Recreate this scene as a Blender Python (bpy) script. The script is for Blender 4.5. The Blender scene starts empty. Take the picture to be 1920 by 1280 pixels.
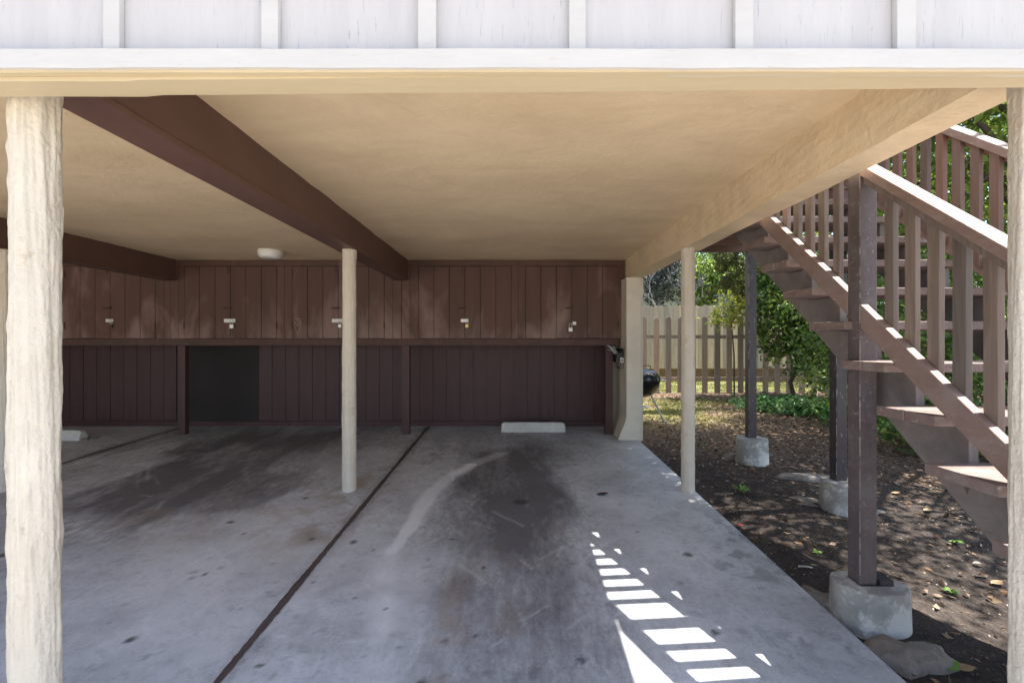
import bpy, math, random
import numpy as np
from mathutils import Vector, Matrix
random.seed(7); rng = np.random.default_rng(11)

# ------------------------------------------------------------------ camera, world, sun, exposure
SC = bpy.context.scene
COL = SC.collection
CAMZ = 1.52; D = 6.52; S = 135.0
cam_d = bpy.data.cameras.new('camera'); cam = bpy.data.objects.new('camera', cam_d); COL.objects.link(cam)
cam.location = (0, 0, CAMZ); cam.rotation_euler = (math.radians(90), 0, 0)
cam_d.sensor_width = 36; cam_d.lens = 16.5; cam_d.clip_start = 0.05; cam_d.clip_end = 1000
SC.camera = cam
SUN = Vector((1.0, 0.08, 1.87)).normalized()
W = bpy.data.worlds.new('World'); SC.world = W; W.use_nodes = True
nt = W.node_tree; bg = nt.nodes['Background']
sky = nt.nodes.new('ShaderNodeTexSky'); sky.sky_type = 'NISHITA'; sky.sun_disc = False
sky.sun_elevation = math.asin(SUN.z); sky.sun_rotation = math.atan2(SUN.x, SUN.y)
sky.air_density = 1.0; sky.dust_density = 1.6; sky.ozone_density = 1.0
nt.links.new(sky.outputs[0], bg.inputs[0]); bg.inputs[1].default_value = 0.10
sl = bpy.data.lights.new('sun', 'SUN'); sl.energy = 4.2; sl.angle = math.radians(0.5); sl.color = (1.0, 0.95, 0.86)
so = bpy.data.objects.new('sun', sl); COL.objects.link(so); so.rotation_euler = SUN.to_track_quat('Z', 'Y').to_euler()
so.location = (10, 0, 20)
SC.view_settings.view_transform = 'Standard'; SC.view_settings.look = 'None'
SC.view_settings.exposure = 1.95; SC.view_settings.gamma = 1
SC.cycles.max_bounces = 10; SC.cycles.diffuse_bounces = 6; SC.cycles.transparent_max_bounces = 8
SC.cycles.sample_clamp_indirect = 6

# ------------------------------------------------------------------ survey helpers (pixels at the locker face = 1/135 m)
def xx(p): return p / S
def yy(t): return D * t
def zz(p): return CAMZ + p / S
def gz(y):                      # height of slab / ground at depth y
    if y < -4: return -0.136
    if y <= D: return 0.03408 * y
    return 0.2222 + (y - D) * 0.018
def FP(x, y):                   # photo pixel on the slab -> world X, Y
    t = 205.0 / (y - 640 + 30); return ((x - 960) * t / S, D * t)

# ------------------------------------------------------------------ mesh helpers
class MB:
    def __init__(s): s.v = []; s.f = []; s.sm = []
    def add(s, vs, fs, smooth=False):
        n = len(s.v); s.v += [tuple(v) for v in vs]
        for f in fs: s.f.append([i + n for i in f]); s.sm.append(smooth)
        return s
    def box(s, x0, x1, y0, y1, z0, z1):
        return s.add([(x0,y0,z0),(x1,y0,z0),(x1,y1,z0),(x0,y1,z0),(x0,y0,z1),(x1,y0,z1),(x1,y1,z1),(x0,y1,z1)],
              [(0,3,2,1),(4,5,6,7),(0,1,5,4),(1,2,6,5),(2,3,7,6),(3,0,4,7)])
    def obox(s, M, sx, sy, sz):         # oriented box centred at M
        vs = [M @ Vector((a*sx/2, b*sy/2, c*sz/2)) for c in (-1,1) for a, b in ((-1,-1),(1,-1),(1,1),(-1,1))]
        return s.add(vs, [(0,3,2,1),(4,5,6,7),(0,1,5,4),(1,2,6,5),(2,3,7,6),(3,0,4,7)])
    def prism(s, poly, axis, a, b):     # poly: 2D outline (ccw), extruded along axis
        n = len(poly)
        def P(p, q):
            return {'x': (q, p[0], p[1]), 'y': (p[0], q, p[1]), 'z': (p[0], p[1], q)}[axis]
        vs = [P(p, a) for p in poly] + [P(p, b) for p in poly]
        fs = [list(range(n))[::-1], list(range(n, 2*n))] + [(i, (i+1) % n, n+(i+1) % n, n+i) for i in range(n)]
        return s.add(vs, fs)
    def tube(s, pts, rad, seg=8, caps=True):
        pts = [Vector(p) for p in pts]; n = len(pts)
        if not hasattr(rad, '__len__'): rad = [rad]*n
        vs = []; up = Vector((0.13, 0.21, 1)).normalized()
        for i, p in enumerate(pts):
            d = (pts[min(i+1, n-1)] - pts[max(i-1, 0)]).normalized()
            a = d.cross(up)
            if a.length < 0.05: a = d.cross(Vector((1, 0, 0)))
            a.normalize(); b = d.cross(a)
            for k in range(seg):
                w = 2*math.pi*k/seg; vs.append(p + rad[i]*(a*math.cos(w) + b*math.sin(w)))
        fs = [(i*seg+k, i*seg+(k+1) % seg, (i+1)*seg+(k+1) % seg, (i+1)*seg+k) for i in range(n-1) for k in range(seg)]
        s.add(vs, fs, True)
        if caps: s.add(vs[:seg], [list(range(seg))]); s.add(vs[-seg:], [list(range(seg))[::-1]])
        return s
    def lathe(s, prof, c, seg=40, sx=1, sy=1):     # prof: [(r,z)]
        vs = []
        for r, z in prof:
            for k in range(seg):
                w = 2*math.pi*k/seg; vs.append((c[0]+sx*r*math.cos(w), c[1]+sy*r*math.sin(w), c[2]+z))
        fs = [(i*seg+k, i*seg+(k+1) % seg, (i+1)*seg+(k+1) % seg, (i+1)*seg+k) for i in range(len(prof)-1) for k in range(seg)]
        return s.add(vs, fs, True)
    def build(s, name, mat, parent=None, bevel=0, loc=None):
        me = bpy.data.meshes.new(name); me.from_pydata(s.v, [], s.f); me.update()
        me.polygons.foreach_set('use_smooth', s.sm)
        return link(name, me, mat, parent, bevel, loc)
def link(name, me, mat, parent=None, bevel=0, loc=None):
    if isinstance(mat, (list, tuple)):
        for m in mat: me.materials.append(m)
    else: me.materials.append(mat)
    o = bpy.data.objects.new(name, me); COL.objects.link(o)
    if parent is not None:
        o.parent = parent
        p = parent; off = Vector((0, 0, 0))
        while p is not None: off += p.location; p = p.parent
        o.location = -off
    elif loc is not None:
        me.transform(Matrix.Translation(-Vector(loc))); o.location = loc
    if bevel:
        b = o.modifiers.new('bevel', 'BEVEL'); b.width = bevel; b.segments = 2; b.limit_method = 'ANGLE'; b.angle_limit = math.radians(40)
    return o
def tag(o, label=None, cat=None, group=None, kind=None):
    if label: o['label'] = label
    if cat: o['category'] = cat
    if group: o['group'] = group
    if kind: o['kind'] = kind
    return o
def thing(name, label, cat, loc, group=None):
    o = bpy.data.objects.new(name, None); COL.objects.link(o); o.location = loc; o.empty_display_size = 0.1
    return tag(o, label, cat, group)
def copy_tree(o, parent=None):
    c = o.copy(); COL.objects.link(c)
    if parent is not None: c.parent = parent
    for ch in list(o.children): copy_tree(ch, c)
    return c

# ------------------------------------------------------------------ numpy noise
def vnoise(x, y, seed=0):
    r = np.random.default_rng(seed).random((256, 256))
    xi = np.floor(x).astype(int); yi = np.floor(y).astype(int); fx = x-xi; fy = y-yi
    fx = fx*fx*(3-2*fx); fy = fy*fy*(3-2*fy)
    a = r[xi % 256, yi % 256]; b = r[(xi+1) % 256, yi % 256]; c = r[xi % 256, (yi+1) % 256]; d = r[(xi+1) % 256, (yi+1) % 256]
    return (a*(1-fx)+b*fx)*(1-fy) + (c*(1-fx)+d*fx)*fy
def fbm(x, y, seed=0, o=5):
    s = 0; a = 0.5; t = 0
    for i in range(o): s = s + a*vnoise(x*2**i+i*17.3, y*2**i+i*9.1, seed+i); t += a; a *= 0.5
    return s/t
def sstep(a, b, x):
    t = np.clip((x-a)/(b-a), 0, 1); return t*t*(3-2*t)

# ------------------------------------------------------------------ materials
def mat_new(name):
    m = bpy.data.materials.new(name); m.use_nodes = True
    t = m.node_tree; b = t.nodes['Principled BSDF']; return m, t, b
def N(t, typ, **kw):
    n = t.nodes.new(typ)
    for k, v in kw.items():
        if k.startswith('i_'): n.inputs[k[2:].replace('_', ' ')].default_value = v
        else: setattr(n, k, v)
    return n
def coords(t, scale=(1, 1, 1)):
    tc = N(t, 'ShaderNodeTexCoord'); mp = N(t, 'ShaderNodeMapping'); mp.inputs['Scale'].default_value = scale
    t.links.new(tc.outputs['Object'], mp.inputs[0]); return mp.outputs[0]
def noise(t, vec, sc, det=5, rough=0.6, dist=0):
    n = N(t, 'ShaderNodeTexNoise'); n.inputs['Scale'].default_value = sc; n.inputs['Detail'].default_value = det
    n.inputs['Roughness'].default_value = rough; n.inputs['Distortion'].default_value = dist
    t.links.new(vec, n.inputs['Vector']); return n.outputs[0]
def ramp(t, fac, stops):
    r = N(t, 'ShaderNodeValToRGB'); e = r.color_ramp.elements
    while len(e) < len(stops): e.new(0.5)
    for i, (p, c) in enumerate(stops):
        e[i].position = p; e[i].color = (c, c, c, 1) if not hasattr(c, '__len__') else (*c, 1)
    t.links.new(fac, r.inputs[0]); return r.outputs[0]
def mix(t, fac, a, b):
    m = N(t, 'ShaderNodeMix'); m.data_type = 'RGBA'
    for sock, v in ((m.inputs[0], fac), (m.inputs[6], a), (m.inputs[7], b)):
        if hasattr(v, 'is_output') or isinstance(v, bpy.types.NodeSocket): t.links.new(v, sock)
        else: sock.default_value = v if not hasattr(v, '__len__') else (*v, 1)
    return m.outputs[2]
def math_(t, op, a, b=None, clamp=False):
    m = N(t, 'ShaderNodeMath'); m.operation = op; m.use_clamp = clamp
    for i, v in enumerate((a, b)):
        if v is None: continue
        if isinstance(v, bpy.types.NodeSocket): t.links.new(v, m.inputs[i])
        else: m.inputs[i].default_value = v
    return m.outputs[0]
def bump(t, b, h, strength, dist):
    n = N(t, 'ShaderNodeBump'); n.inputs['Strength'].default_value = strength; n.inputs['Distance'].default_value = dist
    t.links.new(h, n.inputs['Height']); t.links.new(n.outputs[0], b.inputs['Normal'])
def basic(name, c1, c2, sc=6, stretch=(1, 1, 1), rough=0.7, bs=0.3, bd=0.004, bsc=60, c3=None, spots=None, cut=0.60, metal=0, spec=0.4):
    m, t, b = mat_new(name); v = coords(t, stretch)
    n1 = noise(t, v, sc, 6, 0.65); col = ramp(t, n1, [(0.3, c1), (0.7, c2)])
    n2 = noise(t, v, bsc, 4, 0.6)
    if c3 is not None:
        n3 = noise(t, v, spots or 25, 6, 0.75); k = ramp(t, n3, [(cut, 0.0), (cut+0.08, 1.0)]); col = mix(t, k, col, c3)
    t.links.new(col, b.inputs['Base Color']); b.inputs['Roughness'].default_value = rough; b.inputs['Metallic'].default_value = metal
    b.inputs['Specular IOR Level'].default_value = spec
    if bs: bump(t, b, n2, bs, bd)
    return m

def stucco(name, c1, c2, bs=0.5, dirt=(0.35, 0.27, 0.18)):
    m, t, b = mat_new(name); v = coords(t)
    n1 = noise(t, v, 1.1, 6, 0.6); col = ramp(t, n1, [(0.32, c1), (0.68, c2)])
    d = noise(t, coords(t, (0.45, 1, 1)), 2.0, 8, 0.75, 0.8); k = ramp(t, d, [(0.45, 0.0), (0.70, 0.55)]); col = mix(t, k, col, dirt)
    t.links.new(col, b.inputs['Base Color']); b.inputs['Roughness'].default_value = 0.6
    h = math_(t, 'ADD', noise(t, v, 9, 8, 0.62, 1.6), math_(t, 'MULTIPLY', noise(t, v, 70, 3, 0.6, 0.5), 0.25))
    bump(t, b, h, bs, 0.02); return m
M = {}
M['ceiling'] = stucco('tan_ceiling_stucco', (0.76, 0.595, 0.395), (0.86, 0.69, 0.47), 0.26, (0.62, 0.46, 0.28))
M['beamcream'] = stucco('cream_beam_stucco', (0.76, 0.61, 0.41), (0.84, 0.69, 0.48), 0.4, (0.5, 0.38, 0.25))
M['column'] = basic('cream_column_paint', (0.58, 0.525, 0.44), (0.66, 0.605, 0.525), 5, (1, 1, 0.8), 0.7, 0.8, 0.010, 40, (0.50, 0.42, 0.33), 9)
M['pillar'] = stucco('cream_pillar_stucco', (0.62, 0.55, 0.45), (0.72, 0.66, 0.56), 0.2, (0.5, 0.45, 0.38))

def siding_mat():
    m, t, b = mat_new('white_plywood_siding'); v = coords(t, (120, 120, 8)); v2 = coords(t, (14, 14, 1.6))
    a = noise(t, v, 1, 5, 0.75, 0.8); reg = noise(t, v2, 0.5, 3, 0.5)
    crack = math_(t, 'MULTIPLY', ramp(t, a, [(0.35, 1.0), (0.40, 0.0)]), ramp(t, reg, [(0.40, 0.1), (0.56, 0.8)]))
    col = mix(t, crack, ramp(t, noise(t, v2, 1, 4, 0.6), [(0.3, (0.485, 0.465, 0.465)), (0.7, (0.545, 0.525, 0.52))]), (0.30, 0.31, 0.36))
    t.links.new(col, b.inputs['Base Color']); b.inputs['Roughness'].default_value = 0.6; bump(t, b, a, 0.5, 0.004); return m
M['siding'] = siding_mat()
M['trim'] = basic('white_trim_paint', (0.50, 0.485, 0.47), (0.56, 0.545, 0.53), 3, (1, 4, 4), 0.55, 0.4, 0.004, 12, (0.50, 0.45, 0.38), 22)
M['frontbeam'] = basic('cream_front_beam_paint', (0.50, 0.42, 0.285), (0.56, 0.475, 0.33), 2, (0.5, 3, 3), 0.55, 0.35, 0.004, 14)
M['crack'] = basic('open_seam', (0.16, 0.10, 0.05), (0.3, 0.2, 0.1), 20)
M['brownbeam'] = basic('brown_beam_paint', (0.105, 0.056, 0.045), (0.145, 0.080, 0.065), 4, (1, .4, 1), 0.5, 0.25, 0.004, 40)
def locker_mat():
    m, t, b = mat_new('worn_brown_door_paint'); g = coords(t); gs = coords(t, (1, 1, 0.35))
    base = ramp(t, noise(t, coords(t, (4.7, 1, 0.6)), 1, 3, 0.5), [(0.3, (0.080, 0.039, 0.029)), (0.7, (0.115, 0.056, 0.042))])
    sep = N(t, 'ShaderNodeSeparateXYZ'); t.links.new(g, sep.inputs[0])
    hz = math_(t, 'SUBTRACT', 1.0, math_(t, 'MULTIPLY', math_(t, 'SUBTRACT', sep.outputs[2], 1.56), 1.25), True)
    n = math_(t, 'ADD', noise(t, gs, 2.3, 5, 0.55, 0.9), math_(t, 'MULTIPLY', hz, 0.19))
    k = ramp(t, n, [(0.60, 0.0), (0.80, 0.55)])
    col = mix(t, k, base, (0.33, 0.23, 0.215))
    sc = noise(t, coords(t, (1, 1, 0.15)), 45, 6, 0.8); col = mix(t, ramp(t, sc, [(0.66, 0.0), (0.72, 0.3)]), col, (0.2, 0.14, 0.12))
    gr = noise(t, coords(t, (60, 60, 3)), 1, 4, 0.6)
    t.links.new(col, b.inputs['Base Color']); b.inputs['Roughness'].default_value = 0.62; bump(t, b, gr, 0.35, 0.003); return m
M['locker'] = locker_mat()
M['lockertrim'] = basic('brown_locker_trim', (0.070, 0.036, 0.031), (0.10, 0.050, 0.042), 4, (1, 1, 0.4), 0.6, 0.3, 0.003, 40, (0.14, 0.10, 0.09), 30)
M['lower'] = basic('dark_plum_plank_paint', (0.058, 0.027, 0.030), (0.080, 0.038, 0.041), 3, (4, 1, 0.5), 0.5, 0.3, 0.003, 60, (0.125, 0.085, 0.085), 12, 0.66)
M['darkpanel'] = basic('near_black_panel', (0.020, 0.017, 0.018), (0.030, 0.024, 0.026), 2, (1, 1, 1), 0.7, 0.1, 0.002, 40)
M['groove'] = basic('dark_groove', (0.012, 0.007, 0.006), (0.02, 0.01, 0.01), 3, bs=0)
M['metal'] = basic('worn_steel', (0.42, 0.42, 0.43), (0.6, 0.6, 0.6), 30, rough=0.35, metal=1, bs=0.1)
M['rust'] = basic('rusty_dark_steel', (0.05, 0.03, 0.025), (0.12, 0.07, 0.05), 40, rough=0.6, metal=0.4, bs=0.2)
M['brass'] = basic('brass', (0.6, 0.42, 0.16), (0.72, 0.52, 0.22), 20, rough=0.35, metal=1, bs=0.05)
M['whiteplate'] = basic('white_plate', (0.75, 0.76, 0.78), (0.85, 0.86, 0.87), 30, rough=0.4, bs=0.05)
M['lens'] = basic('white_plastic', (0.78, 0.77, 0.74), (0.84, 0.83, 0.80), 5, rough=0.35, bs=0)
M['black'] = basic('black_enamel', (0.008, 0.008, 0.009), (0.014, 0.014, 0.015), 6, rough=0.14, bs=0.02, spec=0.6)
M['blackmat'] = basic('black_metal_paint', (0.015, 0.015, 0.017), (0.03, 0.03, 0.03), 10, rough=0.4, bs=0.05)
M['paper'] = basic('newsprint', (0.55, 0.57, 0.62), (0.75, 0.76, 0.78), 40, rough=0.7, bs=0.2, c3=(0.25, 0.3, 0.4), spots=50)
M['stop'] = basic('pale_concrete', (0.50, 0.50, 0.48), (0.62, 0.62, 0.60), 6, rough=0.85, bs=0.5, bd=0.004, bsc=70, c3=(0.3, 0.3, 0.29), spots=14)
M['pier'] = basic('pier_concrete', (0.25, 0.24, 0.22), (0.44, 0.43, 0.40), 5, rough=0.9, bs=0.7, bd=0.008, bsc=45, c3=(0.55, 0.54, 0.52), spots=4, cut=0.47)
M['rock'] = basic('broken_concrete', (0.15, 0.13, 0.11), (0.30, 0.27, 0.24), 7, rough=0.95, bs=0.8, bd=0.02, bsc=30)
M['rail'] = basic('mauve_brown_paint', (0.165, 0.115, 0.104), (0.21, 0.150, 0.137), 4, (1, 0.6, 1), 0.5, 0.25, 0.003, 50, (0.32, 0.23, 0.20), 60)
M['post'] = basic('dark_brown_post_paint', (0.090, 0.068, 0.070), (0.125, 0.096, 0.098), 4, (2, 2, 0.5), 0.5, 0.35, 0.003, 60, (0.3, 0.25, 0.24), 26)
M['postdark'] = basic('near_black_post_paint', (0.040, 0.034, 0.040), (0.062, 0.052, 0.058), 4, (2, 2, 0.5), 0.45, 0.35, 0.003, 60, (0.3, 0.28, 0.28), 26)
M['chip'] = basic('chipped_paint_edge', (0.35, 0.3, 0.28), (0.55, 0.5, 0.48), 60, rough=0.8, bs=0.3)
def wood(name, a, b_, c, st=(14, 14, 1.0), k=1.0):
    m, t, b = mat_new(name); v = coords(t, st)
    w = noise(t, v, 1.6, 6, 0.65, 1.4); col = ramp(t, w, [(0.25, a), (0.5, b_), (0.78, c)])
    oi = N(t, 'ShaderNodeObjectInfo'); hs = N(t, 'ShaderNodeHueSaturation'); t.links.new(math_(t, 'ADD', math_(t, 'MULTIPLY', oi.outputs['Random'], .55), .68), hs.inputs['Value']); t.links.new(math_(t, 'ADD', math_(t, 'MULTIPLY', oi.outputs['Random'], .5), .75), hs.inputs['Saturation']); t.links.new(col, hs.inputs['Color']); col = hs.outputs[0]
    kn = ramp(t, noise(t, coords(t, (9, 9, 4)), 1.3, 2, .5), [(0.71, 0.0), (0.74, 0.7)]); col = mix(t, kn, col, tuple(q*.35 for q in a))
    t.links.new(col, b.inputs['Base Color']); b.inputs['Roughness'].default_value = 0.75; bump(t, b, w, 0.5*k, 0.004); return m
M['baluster'] = wood('weathered_brown_baluster', (0.125, 0.095, 0.08), (0.18, 0.14, 0.12), (0.25, 0.205, 0.18))
M['balusterbrown'] = wood('brown_baluster', (0.13, 0.080, 0.065), (0.17, 0.106, 0.087), (0.21, 0.14, 0.115))
M['stringer'] = wood('grey_brown_stringer', (0.145, 0.122, 0.116), (0.205, 0.176, 0.168), (0.27, 0.24, 0.23), (5, 3, 3))
M['tread'] = basic('brown_tread_paint', (0.17, 0.122, 0.112), (0.24, 0.178, 0.164), 5, (1, 1, 1), 0.6, 0.35, 0.004, 40, (0.36, 0.30, 0.27), 20)
M['picket'] = wood('weathered_picket_wood', (0.25, 0.19, 0.15), (0.35, 0.275, 0.22), (0.44, 0.36, 0.29))
M['fenceboard'] = wood('pale_cedar_board', (0.44, 0.34, 0.24), (0.62, 0.50, 0.37), (0.76, 0.64, 0.50))
M['greyfence'] = wood('silver_grey_board', (0.16, 0.17, 0.17), (0.25, 0.26, 0.26), (0.34, 0.35, 0.35))
M['retain'] = wood('brown_retaining_board', (0.14, 0.09, 0.055), (0.2, 0.135, 0.085), (0.26, 0.18, 0.12), (1, 10, 10))
M['bark'] = wood('bark', (0.04, 0.032, 0.026), (0.08, 0.065, 0.052), (0.13, 0.11, 0.09), (6, 6, 1.5), 2)
M['palebark'] = wood('pale_grey_bark', (0.25, 0.25, 0.25), (0.36, 0.35, 0.34), (0.45, 0.44, 0.43), (6, 6, 1.5), 1)
M['jointwood'] = wood('joint_wood', (0.05, 0.035, 0.032), (0.085, 0.062, 0.058), (0.13, 0.10, 0.10), (14, 1, 14))
M['house'] = basic('cream_house_wall', (0.5, 0.46, 0.38), (0.58, 0.54, 0.45), 3)
M['roof'] = basic('grey_roof', (0.15, 0.14, 0.13), (0.22, 0.2, 0.19), 12)
M['glass'] = basic('dark_window_glass', (0.03, 0.035, 0.04), (0.05, 0.055, 0.06), 1, rough=0.05, bs=0)
def timber(name, a, b_, scuff, bare, st=(10, 1.2, 10)):
    m, t, b = mat_new(name); g = noise(t, coords(t, st), 2.2, 7, 0.7, 1.0); col = ramp(t, g, [(0.3, a), (0.7, b_)])
    v = coords(t); k = ramp(t, noise(t, v, 5, 8, 0.75, 0.5), [(0.48, 0.0), (0.66, 0.75)]); col = mix(t, k, col, scuff)
    k = ramp(t, noise(t, coords(t, (1, .5, 1)), 38, 6, 0.8), [(0.60, 0.0), (0.66, 0.8)]); col = mix(t, k, col, bare)
    t.links.new(col, b.inputs['Base Color']); t.links.new(ramp(t, g, [(0.3, .5), (0.7, .75)]), b.inputs['Roughness']); bump(t, b, math_(t, 'ADD', g, noise(t, v, 70, 4, .6)), 0.5, 0.003); return m
M['rail'] = timber('worn_mauve_rail_paint', (0.195, 0.130, 0.113), (0.255, 0.180, 0.160), (0.26, 0.215, 0.20), (0.34, 0.29, 0.27))
M['tread'] = timber('worn_tread_paint', (0.155, 0.105, 0.095), (0.225, 0.165, 0.15), (0.27, 0.24, 0.225), (0.42, 0.37, 0.34), (2, 10, 10))
M['post'] = timber('worn_post_paint', (0.080, 0.060, 0.062), (0.125, 0.098, 0.100), (0.145, 0.125, 0.13), (0.32, 0.28, 0.28), (10, 10, 1))
def leafmat(name, cols, trans=0.45):
    m = bpy.data.materials.new(name); m.use_nodes = True; t = m.node_tree; t.nodes.clear()
    out = N(t, 'ShaderNodeOutputMaterial'); at = N(t, 'ShaderNodeAttribute'); at.attribute_name = 'rnd'
    n = len(cols); col = ramp(t, at.outputs['Fac'], [(i/(n-1), c) for i, c in enumerate(cols)])
    d = N(t, 'ShaderNodeBsdfPrincipled'); d.inputs['Roughness'].default_value = 0.42; d.inputs['Specular IOR Level'].default_value = 0.45
    tr = N(t, 'ShaderNodeBsdfTranslucent'); ms = N(t, 'ShaderNodeMixShader'); ms.inputs[0].default_value = trans
    t.links.new(col, d.inputs['Base Color']); t.links.new(col, tr.inputs['Color'])
    t.links.new(d.outputs[0], ms.inputs[1]); t.links.new(tr.outputs[0], ms.inputs[2]); t.links.new(ms.outputs[0], out.inputs[0]); return m
M['leaf'] = leafmat('green_leaves', [(0.055, 0.11, 0.02), (0.12, 0.20, 0.035), (0.22, 0.31, 0.05), (0.40, 0.44, 0.09)])
M['leafdark'] = leafmat('dark_glossy_leaves', [(0.035, 0.08, 0.022), (0.09, 0.17, 0.04), (0.17, 0.27, 0.055), (0.38, 0.44, 0.08)], 0.25)
M['leafyellow'] = leafmat('yellow_green_leaves', [(0.14, 0.22, 0.035), (0.30, 0.36, 0.06), (0.48, 0.48, 0.08), (0.45, 0.35, 0.06)], 0.45)
M['leafgrey'] = leafmat('grey_green_leaves', [(0.03, 0.04, 0.035), (0.08, 0.10, 0.08), (0.18, 0.20, 0.18), (0.14, 0.09, 0.12)])
M['conifer'] = leafmat('olive_conifer_sprays', [(0.03, 0.04, 0.008), (0.06, 0.07, 0.012), (0.11, 0.115, 0.02)], 0.2)
M['ivy'] = leafmat('ivy_leaves', [(0.05, 0.13, 0.035), (0.09, 0.22, 0.06), (0.16, 0.32, 0.10), (0.28, 0.42, 0.18)], 0.3)
M['grass'] = leafmat('grass_blades', [(0.08, 0.11, 0.02), (0.15, 0.18, 0.035), (0.24, 0.25, 0.06), (0.30, 0.28, 0.1)], 0.4)
M['litter'] = leafmat('dry_leaves', [(0.05, 0.03, 0.02), (0.14, 0.08, 0.045), (0.25, 0.15, 0.09), (0.36, 0.26, 0.17), (0.52, 0.43, 0.33)], 0.15)
M['greenleaf'] = basic('fresh_green_leaf', (0.12, 0.26, 0.04), (0.2, 0.36, 0.07), 30, bs=0.1)
M['redleaf'] = basic('red_leaf', (0.4, 0.05, 0.06), (0.5, 0.1, 0.08), 30, bs=0.1)

# ------------------------------------------------------------------ ground sheets
def grid_mesh(name, x0, x1, y0, y1, step, zf):
    nx = int(round((x1-x0)/step))+1; ny = int(round((y1-y0)/step))+1
    X, Y = np.meshgrid(np.linspace(x0, x1, nx), np.linspace(y0, y1, ny)); Z = zf(X, Y)
    V = np.stack([X, Y, Z], -1).reshape(-1, 3)
    i = (np.arange(ny-1)[:, None]*nx + np.arange(nx-1)[None]).ravel()
    F = np.stack([i, i+1, i+nx+1, i+nx], -1)
    me = bpy.data.meshes.new(name); me.vertices.add(len(V)); me.vertices.foreach_set('co', V.ravel())
    me.loops.add(F.size); me.loops.foreach_set('vertex_index', F.ravel())
    me.polygons.add(len(F)); me.polygons.foreach_set('loop_start', np.arange(len(F))*4); me.polygons.foreach_set('loop_total', np.full(len(F), 4))
    me.polygons.foreach_set('use_smooth', np.ones(len(F), bool)); me.update(); me.validate()
    return me, X, Y
def attr(me, name, arr):
    a = me.attributes.new(name, 'FLOAT', 'POINT'); a.data.foreach_set('value', np.asarray(arr, np.float32).ravel())
gzv = np.vectorize(gz)

EDGE = xx(227)
def slabz(X, Y): return gzv(Y)
me, X, Y = grid_mesh('carport_slab', -9.4, EDGE, 0.8, 7.3, 0.02, slabz)
def wx(seed, a): return X + a*(fbm(X*1.3, Y*1.3, seed)-.5), Y + a*(fbm(X*1.3+40, Y*1.3, seed+3)-.5)
WX, WY = wx(50, 0.45)
def blob(px, py, rx, ry, ang=0, soft=1.0):
    cx, cy = FP(px, py); c, s = math.cos(ang), math.sin(ang)
    u = ((WX-cx)*c + (WY-cy)*s)/rx; v = (-(WX-cx)*s + (WY-cy)*c)/ry
    return np.exp(-(u*u+v*v)**soft)
def poly_dist(pts, xs=X, ys=Y):
    P = [FP(*p) for p in pts]; d = np.full(X.shape, 9.0); tt = np.zeros(X.shape)
    for i in range(len(P)-1):
        ax, ay = P[i]; bx, by = P[i+1]; L = (bx-ax)**2+(by-ay)**2
        t = np.clip(((xs-ax)*(bx-ax)+(ys-ay)*(by-ay))/L, 0, 1)
        dd = np.hypot(xs-ax-t*(bx-ax), ys-ay-t*(by-ay)); m = dd < d; d = np.where(m, dd, d); tt = np.where(m, (i+t)/(len(P)-1), tt)
    return d, tt
streak = fbm(X*5+0.3*Y, Y*1.1, 3); fine = fbm(X*9, Y*9, 8); med = fbm(X*2.6, Y*2.2, 21)
nz2 = fbm(X*3.2, Y*1.5, 44)-.5; nz3 = fbm(X*8, Y*3, 46)-.5
def band(xa, xb, ya, yb, sx, sy, k=.5):
    u = X+k*nz2+.18*nz3; v = Y+1.2*nz2+.4*nz3
    return sstep(xa-sx, xa+sx, u)*(1-sstep(xb-sx, xb+sx, u))*sstep(ya-sy, ya+sy, v)*(1-sstep(yb-sy, yb+sy, v))
dark = .66*band(-.62, .46, .3, 5.7, .32, .5, .4) + .42*band(-.45, .48, 3.5, 5.3, .3, .5, .4) + .14*band(.0, .42, 2.0, 5.0, .12, .6) - .16*band(-.16, -.02, 1.0, 3.3, .08, .5)
dark += .35*band(-1.0, 1.0, 5.3, 6.9, .3, .3)
dark += .72*band(-3.9, -2.25, 3.7, 6.6, .35, .35, .8) + .3*band(-3.6, -2.6, 3.2, 5.4, .3, .5, .8) + .45*band(-5.0, -1.4, 5.8, 7.2, .5, .3) + .35*band(-5.6, -4.3, 2.8, 5.2, .3, .6, .8)
dark = np.clip(dark, 0, 1.1)*np.where(X > -1.2, .62+.38*sstep(2.2, 3.9, Y), 1.0)*(0.72+.56*sstep(.25, .75, streak)) * (0.8+.4*med)
dark += 0.16*sstep(.55, .8, streak)*sstep(.4, .7, med)
brown = (.7*blob(600, 960, .5, .8)+.5*blob(440, 1010, .8, .3)+.5*blob(680, 900, .4, .5)+.35*blob(900, 1170, .5, .8)+.3*blob(1040, 1000, .15, .6)+.5*blob(270, 975, .55, .16, .3)+.4*blob(830, 1220, .3, .5))*sstep(.45, .7, fbm(X*6, Y*6, 77))
d, tt = poly_dist([(885, 872), (845, 893), (812, 920), (790, 950), (770, 985), (748, 1018), (735, 1030)], X+.05*(fbm(X*7, Y*7, 5)-.5), Y+.1*(fbm(X*5, Y*5, 6)-.5))
pale = 1.35*(1-sstep(.035, .075+.03*np.sin(tt*5), d))*(0.5+.5*tt)*.85
d, tt = poly_dist([(735, 1030), (722, 1090), (712, 1150), (705, 1190)], WX*.15+X*.85, Y)
pale += (1-sstep(.01, .12, d))*.35
d, tt = poly_dist([(940, 850), (890, 868), (850, 885)]); pale += (1-sstep(.03, .12, d))*.4
d, tt = poly_dist([(700, 1280), (760, 1120), (820, 1040)]); pale += (1-sstep(.02, .2, d))*.2
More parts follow.
